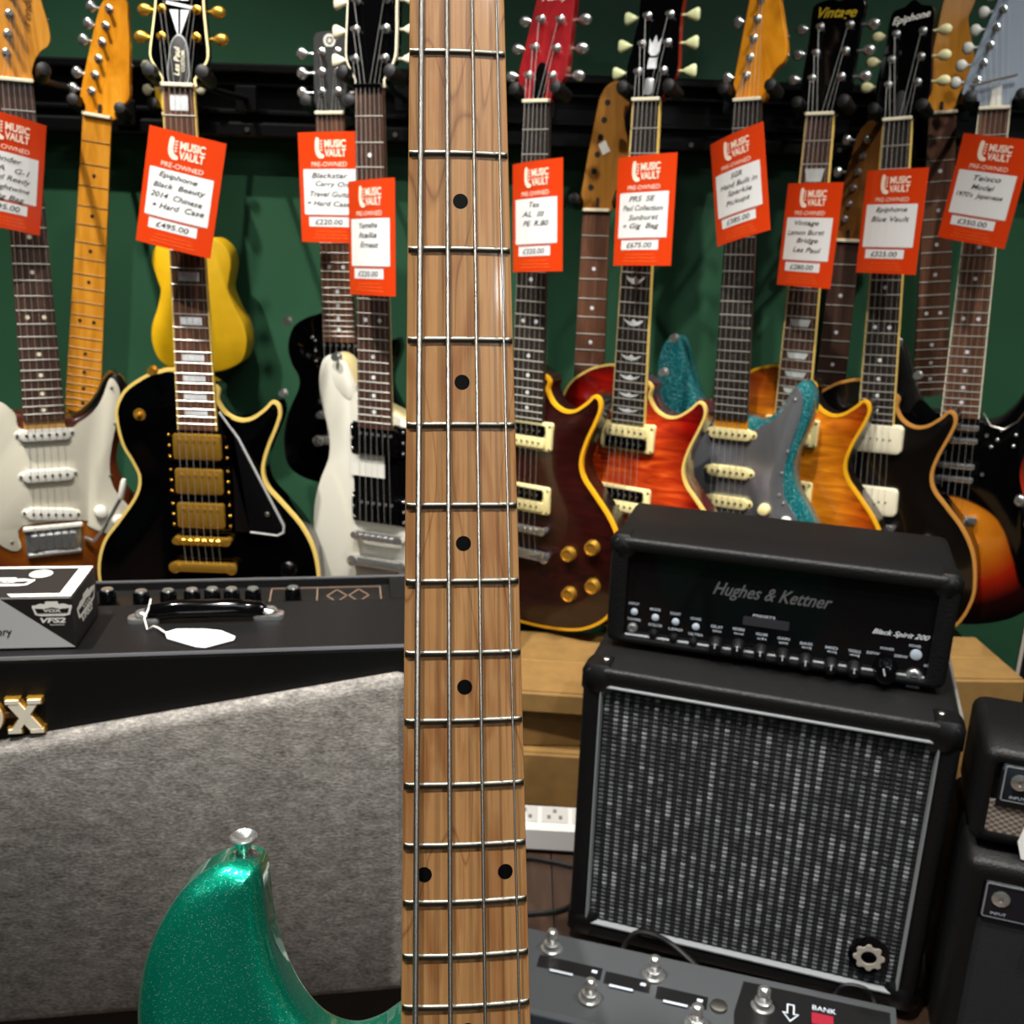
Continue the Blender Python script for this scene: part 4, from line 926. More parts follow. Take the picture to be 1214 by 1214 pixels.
MB().tube([(.004, .002, VT-.001), (VW-.004, .002, VT-.001)], .0022, 6).build('front_edge', mat('edge_sheen', '55565a', .3, .2), vx)
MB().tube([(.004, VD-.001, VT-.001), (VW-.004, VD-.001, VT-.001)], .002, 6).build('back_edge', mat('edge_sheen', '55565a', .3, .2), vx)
def vtop(x, y, z=VT): p = at_z(x, y, z); q = FV.M.T@(p-FV.o); return q[0], q[1]
for i, (x, y) in enumerate(((128, 712), (168, 714), (200, 713), (228, 712), (252, 711), (275, 711), (300, 712), (347, 713))):
    lx, ly = vtop(x, y, VT-.002); ly = min(max(ly, cy0+.012), cy1-.012)
    o = MB().lathe((lx, ly, VT-.0085), (0, 0, 1), [(0, .0105), (.002, .0105), (.004, .0085), (.016, .0078), (.018, .006)], 16).build('knob', M_black, vx, 40)
    MB().lathe((lx, ly, VT+.0095), (0, 0, 1), [(0, .0058), (.0012, .0052)], 12).build('knob_cap', M_chrome, o, 40)
M_bronze = mat('bronze_print', '8a7362', .4, .4); b = MB()
lx0, _ = vtop(318, 712); lx1, _ = vtop(452, 706); zz = VT-.0068; ya, yb = cy0+.004, cy1-.006
b.box(((lx0+lx1)/2, yb, zz), (lx1-lx0, .0014, .0008))
for t_ in (0, .42, 1): b.box((lx0+(lx1-lx0)*t_, (ya+yb)/2, zz), (.0014, yb-ya, .0008))
dx_ = (lx1-lx0)
for c_ in (.60, .80):
    for sx in (-1, 1):
        for sy in (-1, 1):
            p0 = np.array([lx0+dx_*c_+sx*dx_*.09, (ya+yb)/2]); p1 = np.array([lx0+dx_*c_, (ya+yb)/2+sy*(yb-ya)*.36]); m_ = (p0+p1)/2; L = np.linalg.norm(p1-p0); a = math.atan2(p1[1]-p0[1], p1[0]-p0[0])
            b.box((m_[0], m_[1], zz), (L, .0014, .0008), rz(a))
b.build('diamond_print', M_bronze, cp, 0)
# carrying handle
h0 = vtop(172, 736); h1 = vtop(318, 733); hy_ = (h0[1]+h1[1])/2
hn = MB().tube([(h0[0], hy_, VT+.004), (h0[0]+.008, hy_, VT+.009), (h0[0]+.03, hy_, VT+.0115), (h1[0]-.03, hy_, VT+.0115), (h1[0]-.008, hy_, VT+.009), (h1[0], hy_, VT+.004)], [.006, .008, .009, .009, .008, .006], 12).build('handle', M_black, vx)
for q in (h0, h1):
    MB().prism(rrect(.030, .016, .006, 4, (q[0], 0)), 0, .005, .001).build('handle_mount', M_chrome, vx, 40)
    o = D.objects[[o.name for o in vx.children if o.name.startswith('handle_mount')][-1]]; o.rotation_euler = (-math.pi/2, 0, 0); o.location = (0, hy_, VT+.0052)
    MB().ball((q[0], hy_, VT+.008), (.009, .008, .004), 12, 6).build('handle_bolt', M_chrome, vx)
# front: grille with slanted top edge
def vpx(x, y, y0=0): return FV.px(x, y, y0)
ga = vpx(0, 877); gb_ = vpx(470, 796); sl = (gb_[1]-ga[1])/(gb_[0]-ga[0]); gl, gr, gbz = .022, VW-.020, vpx(100, 1196)[1]
gz = lambda x: ga[1]+(x-ga[0])*sl
go = [(gl, gbz), (gr, gbz), (gr, gz(gr)-.012), (gr-.003, gz(gr)-.004), (gr-.012, gz(gr-.012)), (gl+.01, gz(gl+.01)), (gl, gz(gl)-.006)]
gpts = []
for i in range(len(go)):
    p, q = np.array(go[i]), np.array(go[(i+1) % len(go)]); m_ = max(1, int(np.linalg.norm(q-p)/.02)); gpts += [tuple(p+(q-p)*j/m_) for j in range(m_)]
k = N('grey_fleck_cloth')
tc = k.coord((230, 230, 560)); n = k.n('ShaderNodeTexNoise', _Scale=1.0, _Detail=5.0, _Roughness=.7); k.l(tc, 'Vector', n, 'Vector')
tc2 = k.coord((55, 55, 110)); n3 = k.n('ShaderNodeTexNoise', _Scale=1.0, _Detail=2.0); k.l(tc2, 'Vector', n3, 'Vector')
mx = k.n('ShaderNodeMixRGB', blend_type='MIX'); mx.inputs['Fac'].default_value = .3; k.l(n, 'Fac', mx, 1); k.l(n3, 'Fac', mx, 2)
r = k.ramp([(.34, '53504d'), (.5, '7d7974'), (.66, 'a39f99')]); k.l(mx, 'Color', r, 'Fac'); k.l(r, 'Color', k.b, 'Base Color'); k.b.inputs['Roughness'].default_value = .9
k.b.inputs['Specular IOR Level'].default_value = .1; k.bump(n, 'Fac', .7, .0015); M_cloth = k.m
b = MB(); b.prism(gpts, -.014, 0, .010); b.build('grille_cloth', M_cloth, vx, 60)
# letters V O X : gold-edged, cream-faced, slab serifs
def letter_parts(ch, cx, cz, h_, grow):
    w = h_*.84; t_ = h_*.19; out = []
    def bar(x0, z0, x1, z1, th):
        d = np.array([x1-x0, z1-z0]); L = np.linalg.norm(d); n_ = np.array([-d[1], d[0]])/L*(th/2+grow); e = d/L*grow
        return [tuple(np.array([cx+x0, cz+z0])-n_-e), tuple(np.array([cx+x1, cz+z1])-n_+e), tuple(np.array([cx+x1, cz+z1])+n_+e), tuple(np.array([cx+x0, cz+z0])+n_-e)]
    if ch == 'X':
        out += [bar(-w*.33, h_*.42, w*.33, -h_*.42, t_*1.5), bar(-w*.33, -h_*.42, w*.33, h_*.42, t_)]
        for sx in (-1, 1):
            for sz in (-1, 1): out.append(bar(sx*w*.34-w*.20, sz*h_*.44, sx*w*.34+w*.20, sz*h_*.44, t_*.6))
    if ch == 'V':
        out += [bar(-w*.33, h_*.42, 0, -h_*.45, t_*1.4), bar(w*.33, h_*.42, 0, -h_*.45, t_)]
        for sx in (-1, 1): out.append(bar(sx*w*.34-w*.20, h_*.44, sx*w*.34+w*.20, h_*.44, t_*.6))
    return out
def vox_letter(ch, cx, cz, h_):
    nm_ = 'letter'; b = MB(); c = MB()
    if ch == 'O':
        for m_, grow, ya_, yb_ in ((b, .0012, -.006, 0), (c, 0, -.0075, -.004)):
            O = [((h_*.46+grow)*math.cos(a), (h_*.50+grow)*math.sin(a)) for a in np.linspace(0, 2*math.pi, 32, endpoint=False)]
            I = [((h_*.24-grow)*math.cos(a), (h_*.33-grow)*math.sin(a)) for a in np.linspace(0, 2*math.pi, 32, endpoint=False)]
            m_.rings([[(cx+x, y, cz+z) for x, z in q] for q, y in ((O, yb_), (O, ya_), (I, ya_), (I, yb_))], (False, False))
    else:
        for q in letter_parts(ch, cx, cz, h_, .0012): b.prism(q, -.006, 0)
        for i, q in enumerate(letter_parts(ch, cx, cz, h_, 0)): c.prism(q, -.0075-.0001*i, -.004)
    o = b.build(nm_, M_gold, vx, 40); c.build('letter_face', mat('letter_cream', 'ece4cd', .4), o, 40)
lxx, lzz = vpx(32, 845); hh = abs(vpx(26, 825)[1]-vpx(26, 864)[1])
for i, ch in enumerate('XOV'): vox_letter(ch, lxx-i*hh*1.02, lzz, hh)
MB().box((lxx-hh*1.05, -.002, lzz), (hh*2.1, .004, hh*.14)).build('letter_bar', mat('bar_bronze', '7d5d40', .4, .5), vx, 0)
for x in (.05, VW-.05):
    for y in (.04, VD-.04): MB().lathe((x, y, 0), (0, 0, 1), [(0, .014), (.021, .016)], 14).build('foot', M_rubber, vx)

# ---- swing tag lying on the combo amplifier
tp_ = [vtop(x, y) for x, y in ((196, 752), (210, 748), (240, 748), (262, 750), (279, 757), (277, 761), (243, 770), (232, 769), (198, 759))]
tc_ = np.mean(np.array(tp_), 0); wpos = FV.o+FV.M@np.array([tc_[0], tc_[1], VT])
st = empty('swing_tag', 'small white paper swing tag lying on top of the combo amplifier', 'tag', wpos, FV.M)
b = MB(); b.rings([[(x-tc_[0], y-tc_[1], z) for x, y in tp_] for z in (.0012, .0022)]); b.build('paper', mat('swing_tag_paper', 'f0f0ee', .6), st, 0)
b = MB(); put_text(b, '\u00a3240', 0, 0, 0, width=.030, height=.012, shear=.3); b.v = [(x-.003, z*.8, .0025) for x, y, z in b.v]; b.build('handwriting', mat('ink_violet', '8d84a8', .6), st, 0)
lp = [np.array([*vtop(x, y), 0])-np.array([tc_[0], tc_[1], 0]) for x, y in ((198, 755), (188, 748), (182, 746), (175, 750), (172, 744), (178, 738), (180, 728))]
MB().tube([(p[0], p[1], .003+.006*(i > 3)+.006*(i > 4)) for i, p in enumerate(lp)], .0009, 6).build('loop', M_white, st)

# ---- footswitch carton on the combo amplifier
fa = at_z(91, 769, VT); fy = 8.0; bt = float(at_y(85, 709, fa[1])[2]); bk = at_z(123, 672, bt); FB = Frame((fa[0], fa[1], VT+.001), fy)
bd_ = float((FB.M.T@(bk-FB.o))[1]); BW = .215; BH = bt-VT
bo = FB.o-FB.M@np.array([BW, 0, 0]); FB = Frame(bo, fy)
bx = empty('carton', 'small black and grey printed footswitch carton standing on the combo amplifier', 'box', bo, FB.M)
M_cart = mat('carton_black', '1f1c1b', .45); M_cg = mat('carton_grey', 'b9b9b8', .5); M_cw = mat('carton_white', 'e6e3da', .5)
MB().box((BW/2, bd_/2, BH/2), (BW, bd_, BH), ch=.0012).build('box', M_cart, bx, 0)
def bpx(x, y): return FB.px(x, y, 0)
g1 = bpx(0, 711); g2 = bpx(90, 766)
b = MB(); b.add([(.001, -.0004, .001), (g2[0], -.0004, .001), (g1[0], -.0004, BH-.001), (.001, -.0004, BH-.001)], [(0, 1, 2, 3)]); b.build('grey_panel', M_cg, bx, 0)
def emblem(fn, name='emblem'):
    o_ = [(-1, .25), (-.98, .45), (-.85, .42), (-.6, .62), (-.35, .55), (-.3, .85), (.3, .85), (.35, .55), (.6, .62), (.85, .42), (.98, .45), (1, .25), (.86, -.62), (.6, -.75), (-.6, -.75), (-.86, -.62)]
    b = MB(); b.add([fn(x, z, 0) for x, z in o_], [tuple(range(len(o_)))]); e = b.build(name, M_cw, bx, 0)
    b = MB(); o2 = [(-.86, .12), (-.4, .05), (0, .22), (.4, .05), (.86, .12), (.76, -.40), (-.76, -.40)]
    b.add([fn(x, z, 1) for x, z in o2], [tuple(range(len(o2)))]); b.build('emblem_band', M_cart, e, 0)
    b = MB(); put_text(b, 'VOX', 0, -.13, 0, width=.9, height=.36, bold=.03); b.v = [fn(x, z, 2) for x, y, z in b.v]; b.build('emblem_letters', M_cw, e, 0)
ex, ez = bpx(62, 722); emblem(lambda x, z, e: (ex+x*.0165, -.0005-.0003*e, ez+z*.0085))
tx_, tz_ = bpx(63, 735); b = MB(); put_text(b, 'VFS2', tx_, tz_, -.0006, width=.021, height=.005, bold=.04, shear=.2); b.build('lettering', M_cw, bx, 0)
tx_, tz_ = bpx(68, 740); b = MB(); put_text(b, 'footswitch', tx_, tz_, -.0006, width=.012, height=.002); b.build('lettering', M_cw, bx, 0)
tx_, tz_ = bpx(15, 751); b = MB(); put_text(b, 'accessory', tx_, tz_, -.0008, width=.036, height=.007, bold=.01, shear=.15)
b.v = [(x-.036/2+(0), y, z) for x, y, z in b.v]; b.build('lettering', M_cart, bx, 0)
emblem(lambda x, z, e: (BW+.0006+.0003*e, bd_*.5+x*.030, BH*.60+z*.011))
b = MB(); put_text(b, 'VFS2', 0, 0, 0, width=.036, height=.006, bold=.04, shear=.2); b.v = [(BW+.0006, bd_*.5+x, BH*.36+z) for x, y, z in b.v]; b.build('lettering', M_cw, bx, 0)
def bt_(x, y): p = at_z(x, y, bt); q = FB.M.T@(p-FB.o); return q[0], q[1]
zt_ = BH+.0005; b = MB()
qa, qb, qc, qd = bt_(10, 704), bt_(84, 708), bt_(117, 673), bt_(0, 675)
w1 = .009
b.add([(qa[0], w1*.9, zt_), (qa[0]+.006, .001, zt_), (BW-.001, .001, zt_), (BW-.001, bd_-.001, zt_), (.001, bd_-.001, zt_), (.001, bd_-.006, zt_), (BW-.012, bd_-.006, zt_), (BW-.012, w1*.9, zt_)], [(0, 1, 2, 7), (2, 3, 6, 7), (3, 4, 5, 6)]); b.build('white_stripe', M_cw, bx, 0)
ox, oy = bt_(49, 682); b = MB(); b.add([(ox+.010*math.cos(a), oy+.010*math.sin(a), zt_) for a in np.linspace(0, 2*math.pi, 24, endpoint=False)], [tuple(range(24))]); b.build('white_disc', M_cw, bx, 0)
sx_, sy_ = bt_(4, 692); emblem(lambda x, z, e: (sx_+x*.026, sy_+z*.013, zt_+.0003*e))

# ---- floor pedal unit
PYAW = -15; pz = .052; pb = at_z(628, 1098, pz); FP = Frame((pb[0], pb[1], 0), PYAW); PL, PD, pf = .415, .108, .036
fd = FP.M@np.array([-.012, -PD, 0]); FP = Frame(FP.o+fd, PYAW)
pe = empty('floor_pedal_unit', 'dark grey floor effects unit with chrome footswitches in front of the speaker cabinet', 'effects pedal', FP.o, FP.M)
M_ped = mat('pedal_grey', '45484b', .42, .35, bump=(300, .05)); M_pedf = mat('pedal_front_blue', '39434f', .4, .3); M_pedb = mat('pedal_black', '0d0d0e', .3)
b = MB(); b.rings([[(x, y, z) for y, z in ((.006, .004), (0, .008), (0, pf-.004), (.004, pf), (PD-.004, pz), (PD, pz-.004), (PD, .006), (PD-.004, .004))] for x in (0, PL)]); b.build('case', M_ped, pe, 30)
top = lambda y: pf+(pz-pf)*y/PD
MB().box((PL/2, -.0004, (pf+.004)/2), (PL-.004, .001, pf-.014)).build('front_strip', M_pedf, pe, 0)
def ptop(x, y):
    # pixel -> point on the sloping lid
    d = FP.M.T@ray(x, y); c = FP.M.T@(CAMP-FP.o); sl_ = (pz-pf)/PD; k_ = (pf+sl_*c[1]-c[2])/(d[2]-sl_*d[1]); p = c+d*k_; return p[0], p[1]
def on_lid(pts, z=.0006): return [(x, y, top(y)+z) for x, y in pts]
for a, c in (((640, 1133), (712, 1160)), ((718, 1153), (770, 1175)), ((779, 1171), (838, 1194))):
    p, q = ptop(*a), ptop(*c); y0_ = (p[1]+q[1])/2
    s_ = MB().add(on_lid([(p[0], y0_-.009), (q[0], y0_-.009), (q[0], y0_+.007), (p[0], y0_+.007)]), [(0, 1, 2, 3)]).build('display_strip', M_pedb, pe, 0)
    MB().box((q[0]-.008, y0_, top(y0_)+.001), (.006, .004, .0006)).build('marking', M_silk, s_, 0); MB().box(((p[0]*.6+q[0]*.4), y0_-.012, top(y0_)+.0008), (.026, .003, .0006)).build('marking', M_silk, s_, 0)
for x, y in ((654, 1124), (775, 1156), (699, 1183), (825, 1214), (904, 1193)):
    p = ptop(x, y); zb = top(p[1])
    f_ = MB().lathe((p[0], p[1], zb), (0, 0, 1), [(0, .0125), (.001, .0125), (.0015, .0095), (.008, .009), (.0095, .006)], 16).build('footswitch_nut', M_chrome, pe, 40)
    MB().lathe((p[0], p[1], zb+.006), (0, 0, 1), [(0, .0056), (.009, .0058), (.010, .0070), (.016, .0066), (.0190, .0035)], 14).build('footswitch', M_chrome, f_, 50)
p = ptop(852, 1193); MB().lathe((p[0], p[1], top(p[1])), (0, 0, 1), [(0, .010), (.002, .009), (.003, .006)], 14).build('jack', M_nickel, pe, 40)
p0 = ptop(878, 1165); MB().add(on_lid([(p0[0], .004), (PL-.006, .004), (PL-.006, PD-.006), (p0[0]+.004, PD-.006), (p0[0]-.004, PD*.5)], .0005), [(0, 1, 2, 3, 4)]).build('black_panel', M_pedb, pe, 0)
ax_, ay_ = ptop(937, 1203); ar = [(-.004, .012), (.004, .012), (.004, .001), (.009, .001), (0, -.010), (-.009, .001), (-.004, .001)]
b = MB(); ar2 = inset(ccw(ar), .0014); n_ = len(ar); arc_ = ccw(ar)
b.add(on_lid([(ax_+x, ay_+z) for x, z in arc_]+[(ax_+x, ay_+z) for x, z in ar2], .0012), [(i, (i+1) % n_, n_+(i+1) % n_, n_+i) for i in range(n_)]); b.build('arrow_mark', M_silk, pe, 0)
bx_, by_ = ptop(977, 1200); b = MB(); put_text(b, 'BANK', 0, 0, 0, width=.024, height=.006); b.v = on_lid([(bx_+v[0], by_+.002+v[2]) for v in b.v], .0012); b.build('lettering', M_silk, pe, 0)
MB().box((bx_-.002, by_-.014, top(by_)+.0012), (.022, .016, .002)).build('red_display', mat('display_red', '8a2030', .3), pe, 0)

# ---- two practice amplifiers right of the cabinet, a dark amplifier on top
def practice(name, label, o, yaw, W_, D_, H_, panel, m_front, m_panel, handle):
    F = Frame(o, yaw); e = empty(name, label, 'amplifier', o, F.M)
    oc = rrect(W_, H_-.008, .012, 3, (W_/2, .008+(H_-.008)/2)); bm = .040 if H_ > .2 else .026; ic = rrect(W_-.036 if H_ > .2 else W_-.024, H_-.008-bm, .005, 3, (W_/2, .008+(H_-.008)/2))
    b = MB(); b.rings([[(x, .008, z) for x, z in ic], [(x, .001, z) for x, z in ic], [(x, 0, z) for x, z in inset(ic, -.003)], [(x, 0, z) for x, z in inset(oc, .006)], [(x, .006, z) for x, z in oc], [(x, D_-.006, z) for x, z in oc], [(x, D_, z) for x, z in inset(oc, .006)]], (True, True)); b.build('cabinet', M_tolex, e, 50)
    zt = H_-bm/2; zp = zt-panel; zb_ = .008+bm/2
    MB().box((W_/2, .0055, (zp+zb_)/2), (W_-.026, .004, zp-zb_)).build('grille', m_front, e, 0)
    pn = MB().box((W_/2, .0045, (zt+zp)/2), (W_-.038, .006, panel-.003), ch=.001).build('control_panel', m_panel, e, 0)
    pt = MB(); q = rrect(W_-.042, panel-.006, .002, 2, (W_/2, (zt+zp)/2)); pt.rings([[(x, y, z) for x, z in r_] for r_, y in ((q, .0013), (q, .0006), (inset(q, .0014), .0006))], (False, False)); pt.build('panel_outline', M_pipe, pn, 0)
    for i in range(6):
        x = .036+i*.040; kx = MB().lathe((x, .0015, (zt+zp)/2+.003), (0, -1, 0), [(0, .0085), (.001, .0085), (.002, .0055), (.0025, .003), (.0008, .0025)] if i == 0 else [(0, .009), (.003, .009), (.005, .0075), (.013, .007)], 16).build('jack' if i == 0 else 'knob', M_chrome if i == 0 else M_corner, e, 40)
        b = MB(); put_text(b, 'INPUT' if i == 0 else ('GAIN', 'BASS', 'MID', 'HIGH', 'VOL')[i-1], x, (zt+zp)/2-.014, .0008, width=.014, height=.003); b.build('lettering', M_silk, pn, 0)
    if handle: MB().tube([(W_*.28, D_*.5, H_), (W_*.30, D_*.5, H_+.010), (W_*.36, D_*.5, H_+.013), (W_*.64, D_*.5, H_+.013), (W_*.70, D_*.5, H_+.010), (W_*.72, D_*.5, H_)], .006, 10).build('handle', M_rubber, e)
    for x in (.03, W_-.03):
        for y in (.03, D_-.03): MB().lathe((x, y, 0), (0, 0, 1), [(0, .009), (.009, .010)], 12).build('foot', M_rubber, e)
    return F, e
k = N('beige_basket_cloth'); c = k.n('ShaderNodeTexChecker', _Scale=240.0); k.l(k.coord((1, 1, 1.4)), 'Vector', c, 'Vector'); c.inputs['Color1'].default_value = srgb('8f8378'); c.inputs['Color2'].default_value = srgb('54483f'); k.l(c, 'Color', k.b, 'Base Color'); k.b.inputs['Roughness'].default_value = .8; k.bump(c, 'Fac', .5, .0008); M_basket = k.m
M_darkcloth = mat('dark_mesh', '15161a', .8, bump=(900, .6))
BHT = .256
FBm, ampB = practice('practice_amplifier', 'small all-black practice amplifier with dark grille, carrying the beige-grilled one', (.460, .868, 0), -18, .29, .17, BHT, .045, M_darkcloth, mat('panel_navy', '12141a', .25), False)
aw = FBm.o+FBm.M@np.array([0.0, .018, BHT+.0005])
FA, ampA = practice('practice_amplifier', 'small practice amplifier with beige woven grille and white tag, standing on the all-black one', aw, -18, .28, .125, .112, .044, M_basket, mat('panel_blue', '3c4650', .35), True)
MB().box((.036, .0022, .071), (.036, .0014, .040)).build('black_inset', M_pedb, ampA, 0)
# white swing tag tied to the beige-grilled amplifier
wt = empty('swing_tag', 'white paper swing tag with red handwriting hanging on the beige-grilled amplifier', 'tag', FA.o+FA.M@np.array([.078, -.006, .003]), FA.M)
MB().prism(smooth_loop([(-.030, .0), (-.032, .036), (-.020, .046), (.020, .046), (.032, .036), (.030, 0)], 2), -.001, 0).build('paper', MATS['swing_tag_paper'], wt, 0)
b = MB(); put_text(b, '\u00a390', -.006, .020, -.0014, width=.040, height=.018, shear=.25, tilt=-.5); b.build('handwriting', mat('ink_red', '9a4a44', .6), wt, 0)
MB().tube([(0, -.0005, .044), (.01, -.001, .060), (.012, .003, .075)], .0008, 5).build('loop', M_white, wt)
# dark tall amplifier behind, standing on the floor
F3 = Frame((float(at_y(1203, 800, 1.33)[0]), 1.33, 0), -28); tall = empty('upright_case', 'tall black upright case with pale edge beside the right wall of boxes', 'case', F3.o, F3.M)
MB().box((.14, .06, .19), (.28, .12, .38), ch=.006).build('shell', M_tolex, tall, 0)
MB().box((.003, -.002, .19), (.005, .004, .36), ch=.001).build('edge_strip', mat('pale_edge', '9a948c', .5), tall, 0)
MB().box((.145, -.001, .19), (.24, .003, .32), ch=.001).build('front_panel', M_darkcloth, tall, 0)

# ================================================================= cardboard cartons, power strip, cables
M_card = mat('cardboard', '7c5d2d', .75, bump=(180, .1), var=.12); M_tape = mat('packing_tape', 'b89a5c', .3)
def carton(label, o, yaw, w, d, h_, open_=False):
    M = rz(math.radians(yaw)); e = empty('cardboard_box', label, 'box', o, M); b = MB()
    MB().box((w/2, d/2, h_/2), (w, d, h_), ch=.0015).build('box', M_card, e, 0)
    if not open_:
        MB().box((w/2, d/2, h_+.0004), (w-.004, .045, .0006)).build('tape', M_tape, e, 0)
        MB().box((w/2, d/4+.002, h_+.0008), (w-.006, d/2-.007, .0016)).build('flap', M_card, e, 0); MB().box((w/2, d*.75-.002, h_+.0008), (w-.006, d/2-.007, .0016)).build('flap', M_card, e, 0)
    else:
        b = MB(); b.box((w/2, .0, 0), (w-.004, .16, .004)); f = b.build('flap', M_card, e, 0); f.location = (0, -.062, h_+.028); f.rotation_euler = (-.35, 0, 0)
        b = MB(); b.box((w/2, .0, 0), (w-.004, .15, .004)); f = b.build('flap', M_card, e, 0); f.location = (0, d+.03, h_+.045); f.rotation_euler = (.55, 0, 0)
    return e
carton('flat cardboard box at the bottom of the stack behind the speaker cabinet', (-.10, 1.335, 0), -3, .52, .30, .085)
carton('cardboard box in the middle of the stack behind the speaker cabinet', (-.06, 1.345, .0875), 2, .46, .28, .062)
carton('small cardboard box on top of the stack below the dark cherry guitar', (-.02, 1.335, .152), -4, .34, .22, .030, False)
carton('cardboard box behind the small practice amplifiers', (.545, 1.275, 0), 3, .17, .15, .25)
carton('open cardboard box leaning below the black-brown guitar', (.44, 1.64, 0), -2, .36, .14, .15, False)
pso = at_z(604, 1012, 0); FS = Frame((pso[0], pso[1], .002), -2)
ps = empty('power_strip', 'white power strip lying on the floor in front of the cardboard boxes', 'power strip', FS.o, FS.M)
MB().box((.06, .03, .021), (.130, .055, .042), ch=.006).build('housing', mat('power_white', 'd4d3d0', .4), ps, 0)
for i in range(3):
    x = .018+i*.042; b = MB(); b.box((x, .03, .0425), (.036, .036, .0012)); o = b.build('socket', mat('socket_grey', 'bcbab5', .5), ps, 0)
    b = MB(); [b.box((x+dx, .03+dy, .0433), (.005, .008, .0006)) for dx, dy in ((-.008, -.006), (.008, -.006), (0, .009))]; b.build('socket_holes', mat('socket_dark', '6a6763', .6), o, 0)
def cable(label, pts, r=.003):
    p = [np.array(q, float) for q in pts]; out = []
    for i in range(len(p)-1):
        a, b_, c, d = p[max(0, i-1)], p[i], p[i+1], p[min(len(p)-1, i+2)]
        for t in np.arange(6)/6: out.append(tuple(.5*((2*b_)+(c-a)*t+(2*a-5*b_+4*c-d)*t*t+(3*b_-a-3*c+d)*t**3)))
    out.append(tuple(p[-1])); o = MB().tube(out, r, 8).build('cable', M_rubber, None); return tag(o, label, 'cable')
g = lambda x, y, z=.004: tuple(at_z(x, y, z))
cable('black mains cable on the floor in front of the white power strip', [g(560, 1030), g(620, 1018), g(655, 1022), g(690, 1028), g(740, 1020)])
cable('black cable curving over the floor beside the speaker cabinet', [g(560, 1090), g(630, 1083), g(660, 1080), g(682, 1070), g(700, 1050), g(720, 1030)])
cf = lambda x, y, d=-.006: tuple(FC.o+FC.M@np.array([FC.px(x, y, d)[0], d, FC.px(x, y, d)[1]]))
cable('black lead looping over the lower edge of the speaker cabinet', [cf(735, 1150, -.03), cf(740, 1122, -.012), cf(755, 1106), cf(775, 1108), cf(797, 1120), cf(820, 1140, -.02), cf(835, 1155, -.035)], .0035)
cable('thin black lead hanging on the lower right edge of the speaker cabinet', [cf(985, 1205, -.03), cf(990, 1180, -.01), cf(1002, 1168), cf(1025, 1172), cf(1035, 1185, -.008), cf(1045, 1215, -.03)], .0025)

# ================================================================= the bass in front
k = N('bass_maple'); mp = k.coord((150, 150, 3.2))
n = k.n('ShaderNodeTexNoise', _Scale=1.0, _Detail=5.0, _Roughness=.62, _Distortion=.6); k.l(mp, 'Vector', n, 'Vector')
n2 = k.n('ShaderNodeTexNoise', _Scale=1.0, _Detail=2.0, _Distortion=2.5); k.l(k.coord((42, 42, 7)), 'Vector', n2, 'Vector')
n3 = k.n('ShaderNodeTexNoise', _Scale=1.0, _Detail=4.0); k.l(k.coord((900, 900, 22)), 'Vector', n3, 'Vector')
r1 = k.ramp([(.26, '946c42'), (.46, 'a2774a'), (.60, 'a97e4f'), (.8, 'b28757')]); k.l(n, 'Fac', r1, 'Fac')
r2 = k.ramp([(.36, 'c79a70'), (.5, 'ffffff'), (.70, 'fff6ea')]); k.l(n2, 'Fac', r2, 'Fac')
r3 = k.ramp([(.30, 'b89a7c'), (.5, 'ffffff')]); k.l(n3, 'Fac', r3, 'Fac')
m1 = k.n('ShaderNodeMixRGB', blend_type='MULTIPLY'); m1.inputs['Fac'].default_value = .5; k.l(r1, 'Color', m1, 1); k.l(r2, 'Color', m1, 2)
m2 = k.n('ShaderNodeMixRGB', blend_type='MULTIPLY'); m2.inputs['Fac'].default_value = .5; k.l(m1, 'Color', m2, 1); k.l(r3, 'Color', m2, 2)
# dark mineral lines wandering along the grain
wv = k.n('ShaderNodeTexNoise', _Scale=1.0, _Detail=1.0, _Distortion=.3); k.l(k.coord((34, 34, 5.5), (3.1, 0, 1.7)), 'Vector', wv, 'Vector')
r4 = k.ramp([(.494, 'ffffff'), (.5, '8a6242'), (.506, 'ffffff')]); k.l(wv, 'Fac', r4, 'Fac')
m3 = k.n('ShaderNodeMixRGB', blend_type='MULTIPLY'); m3.inputs['Fac'].default_value = .55; k.l(m2, 'Color', m3, 1); k.l(r4, 'Color', m3, 2)
k.l(m3, 'Color', k.b, 'Base Color'); k.b.inputs['Roughness'].default_value = .42; k.b.inputs['Coat Weight'].default_value = .6; k.b.inputs['Coat Roughness'].default_value = .09
bb = k.n('ShaderNodeTexNoise', _Scale=120.0, _Detail=4.0); k.l(k.coord(), 'Vector', bb, 'Vector'); k.bump(bb, 'Fac', .12, .0006); M_bass = k.m
M_green = sparkle('green_sparkle', '05a886', '34c8a4', 2600, .92, .85, .30, '9ae6cf')
BDEP = .4616
bu = _u*math.cos(.0088)-_r*math.sin(.0088); br_ = _r*math.cos(.0088)+_u*math.sin(.0088)      # neck axis, 0.5 degrees off the picture's upright
byaw = math.radians(5.0)
bX = br_*math.cos(byaw)+_f*math.sin(byaw); bY = -br_*math.sin(byaw)+_f*math.cos(byaw)
BM = np.array([bX, bY, bu]).T
nutp = CAMP+_f*BDEP+_r*((541.6-607)/FPX*BDEP)-_u*((-66.0-607)/FPX*BDEP)
BL = 985.0; bloc = nutp-BM@np.array([0, 0, BL/1000])
bass = empty('bass_guitar', 'green sparkle bass guitar with worn maple neck and four strings on a floor stand', 'bass guitar', bloc, BM)
V = lambda x, y, s: (x/1000, y/1000, (BL-s)/1000)
mk = lambda: MB(V); BS = 863.6; bf = lambda q: BS*(1-2**(-q/12)); RAD = 190.0
bw = lambda s: (42.0+(58.8-42.0)*s/488.0)/2
crown_y = lambda x: x*x/(2*RAD)
sEnd = bf(20)+10
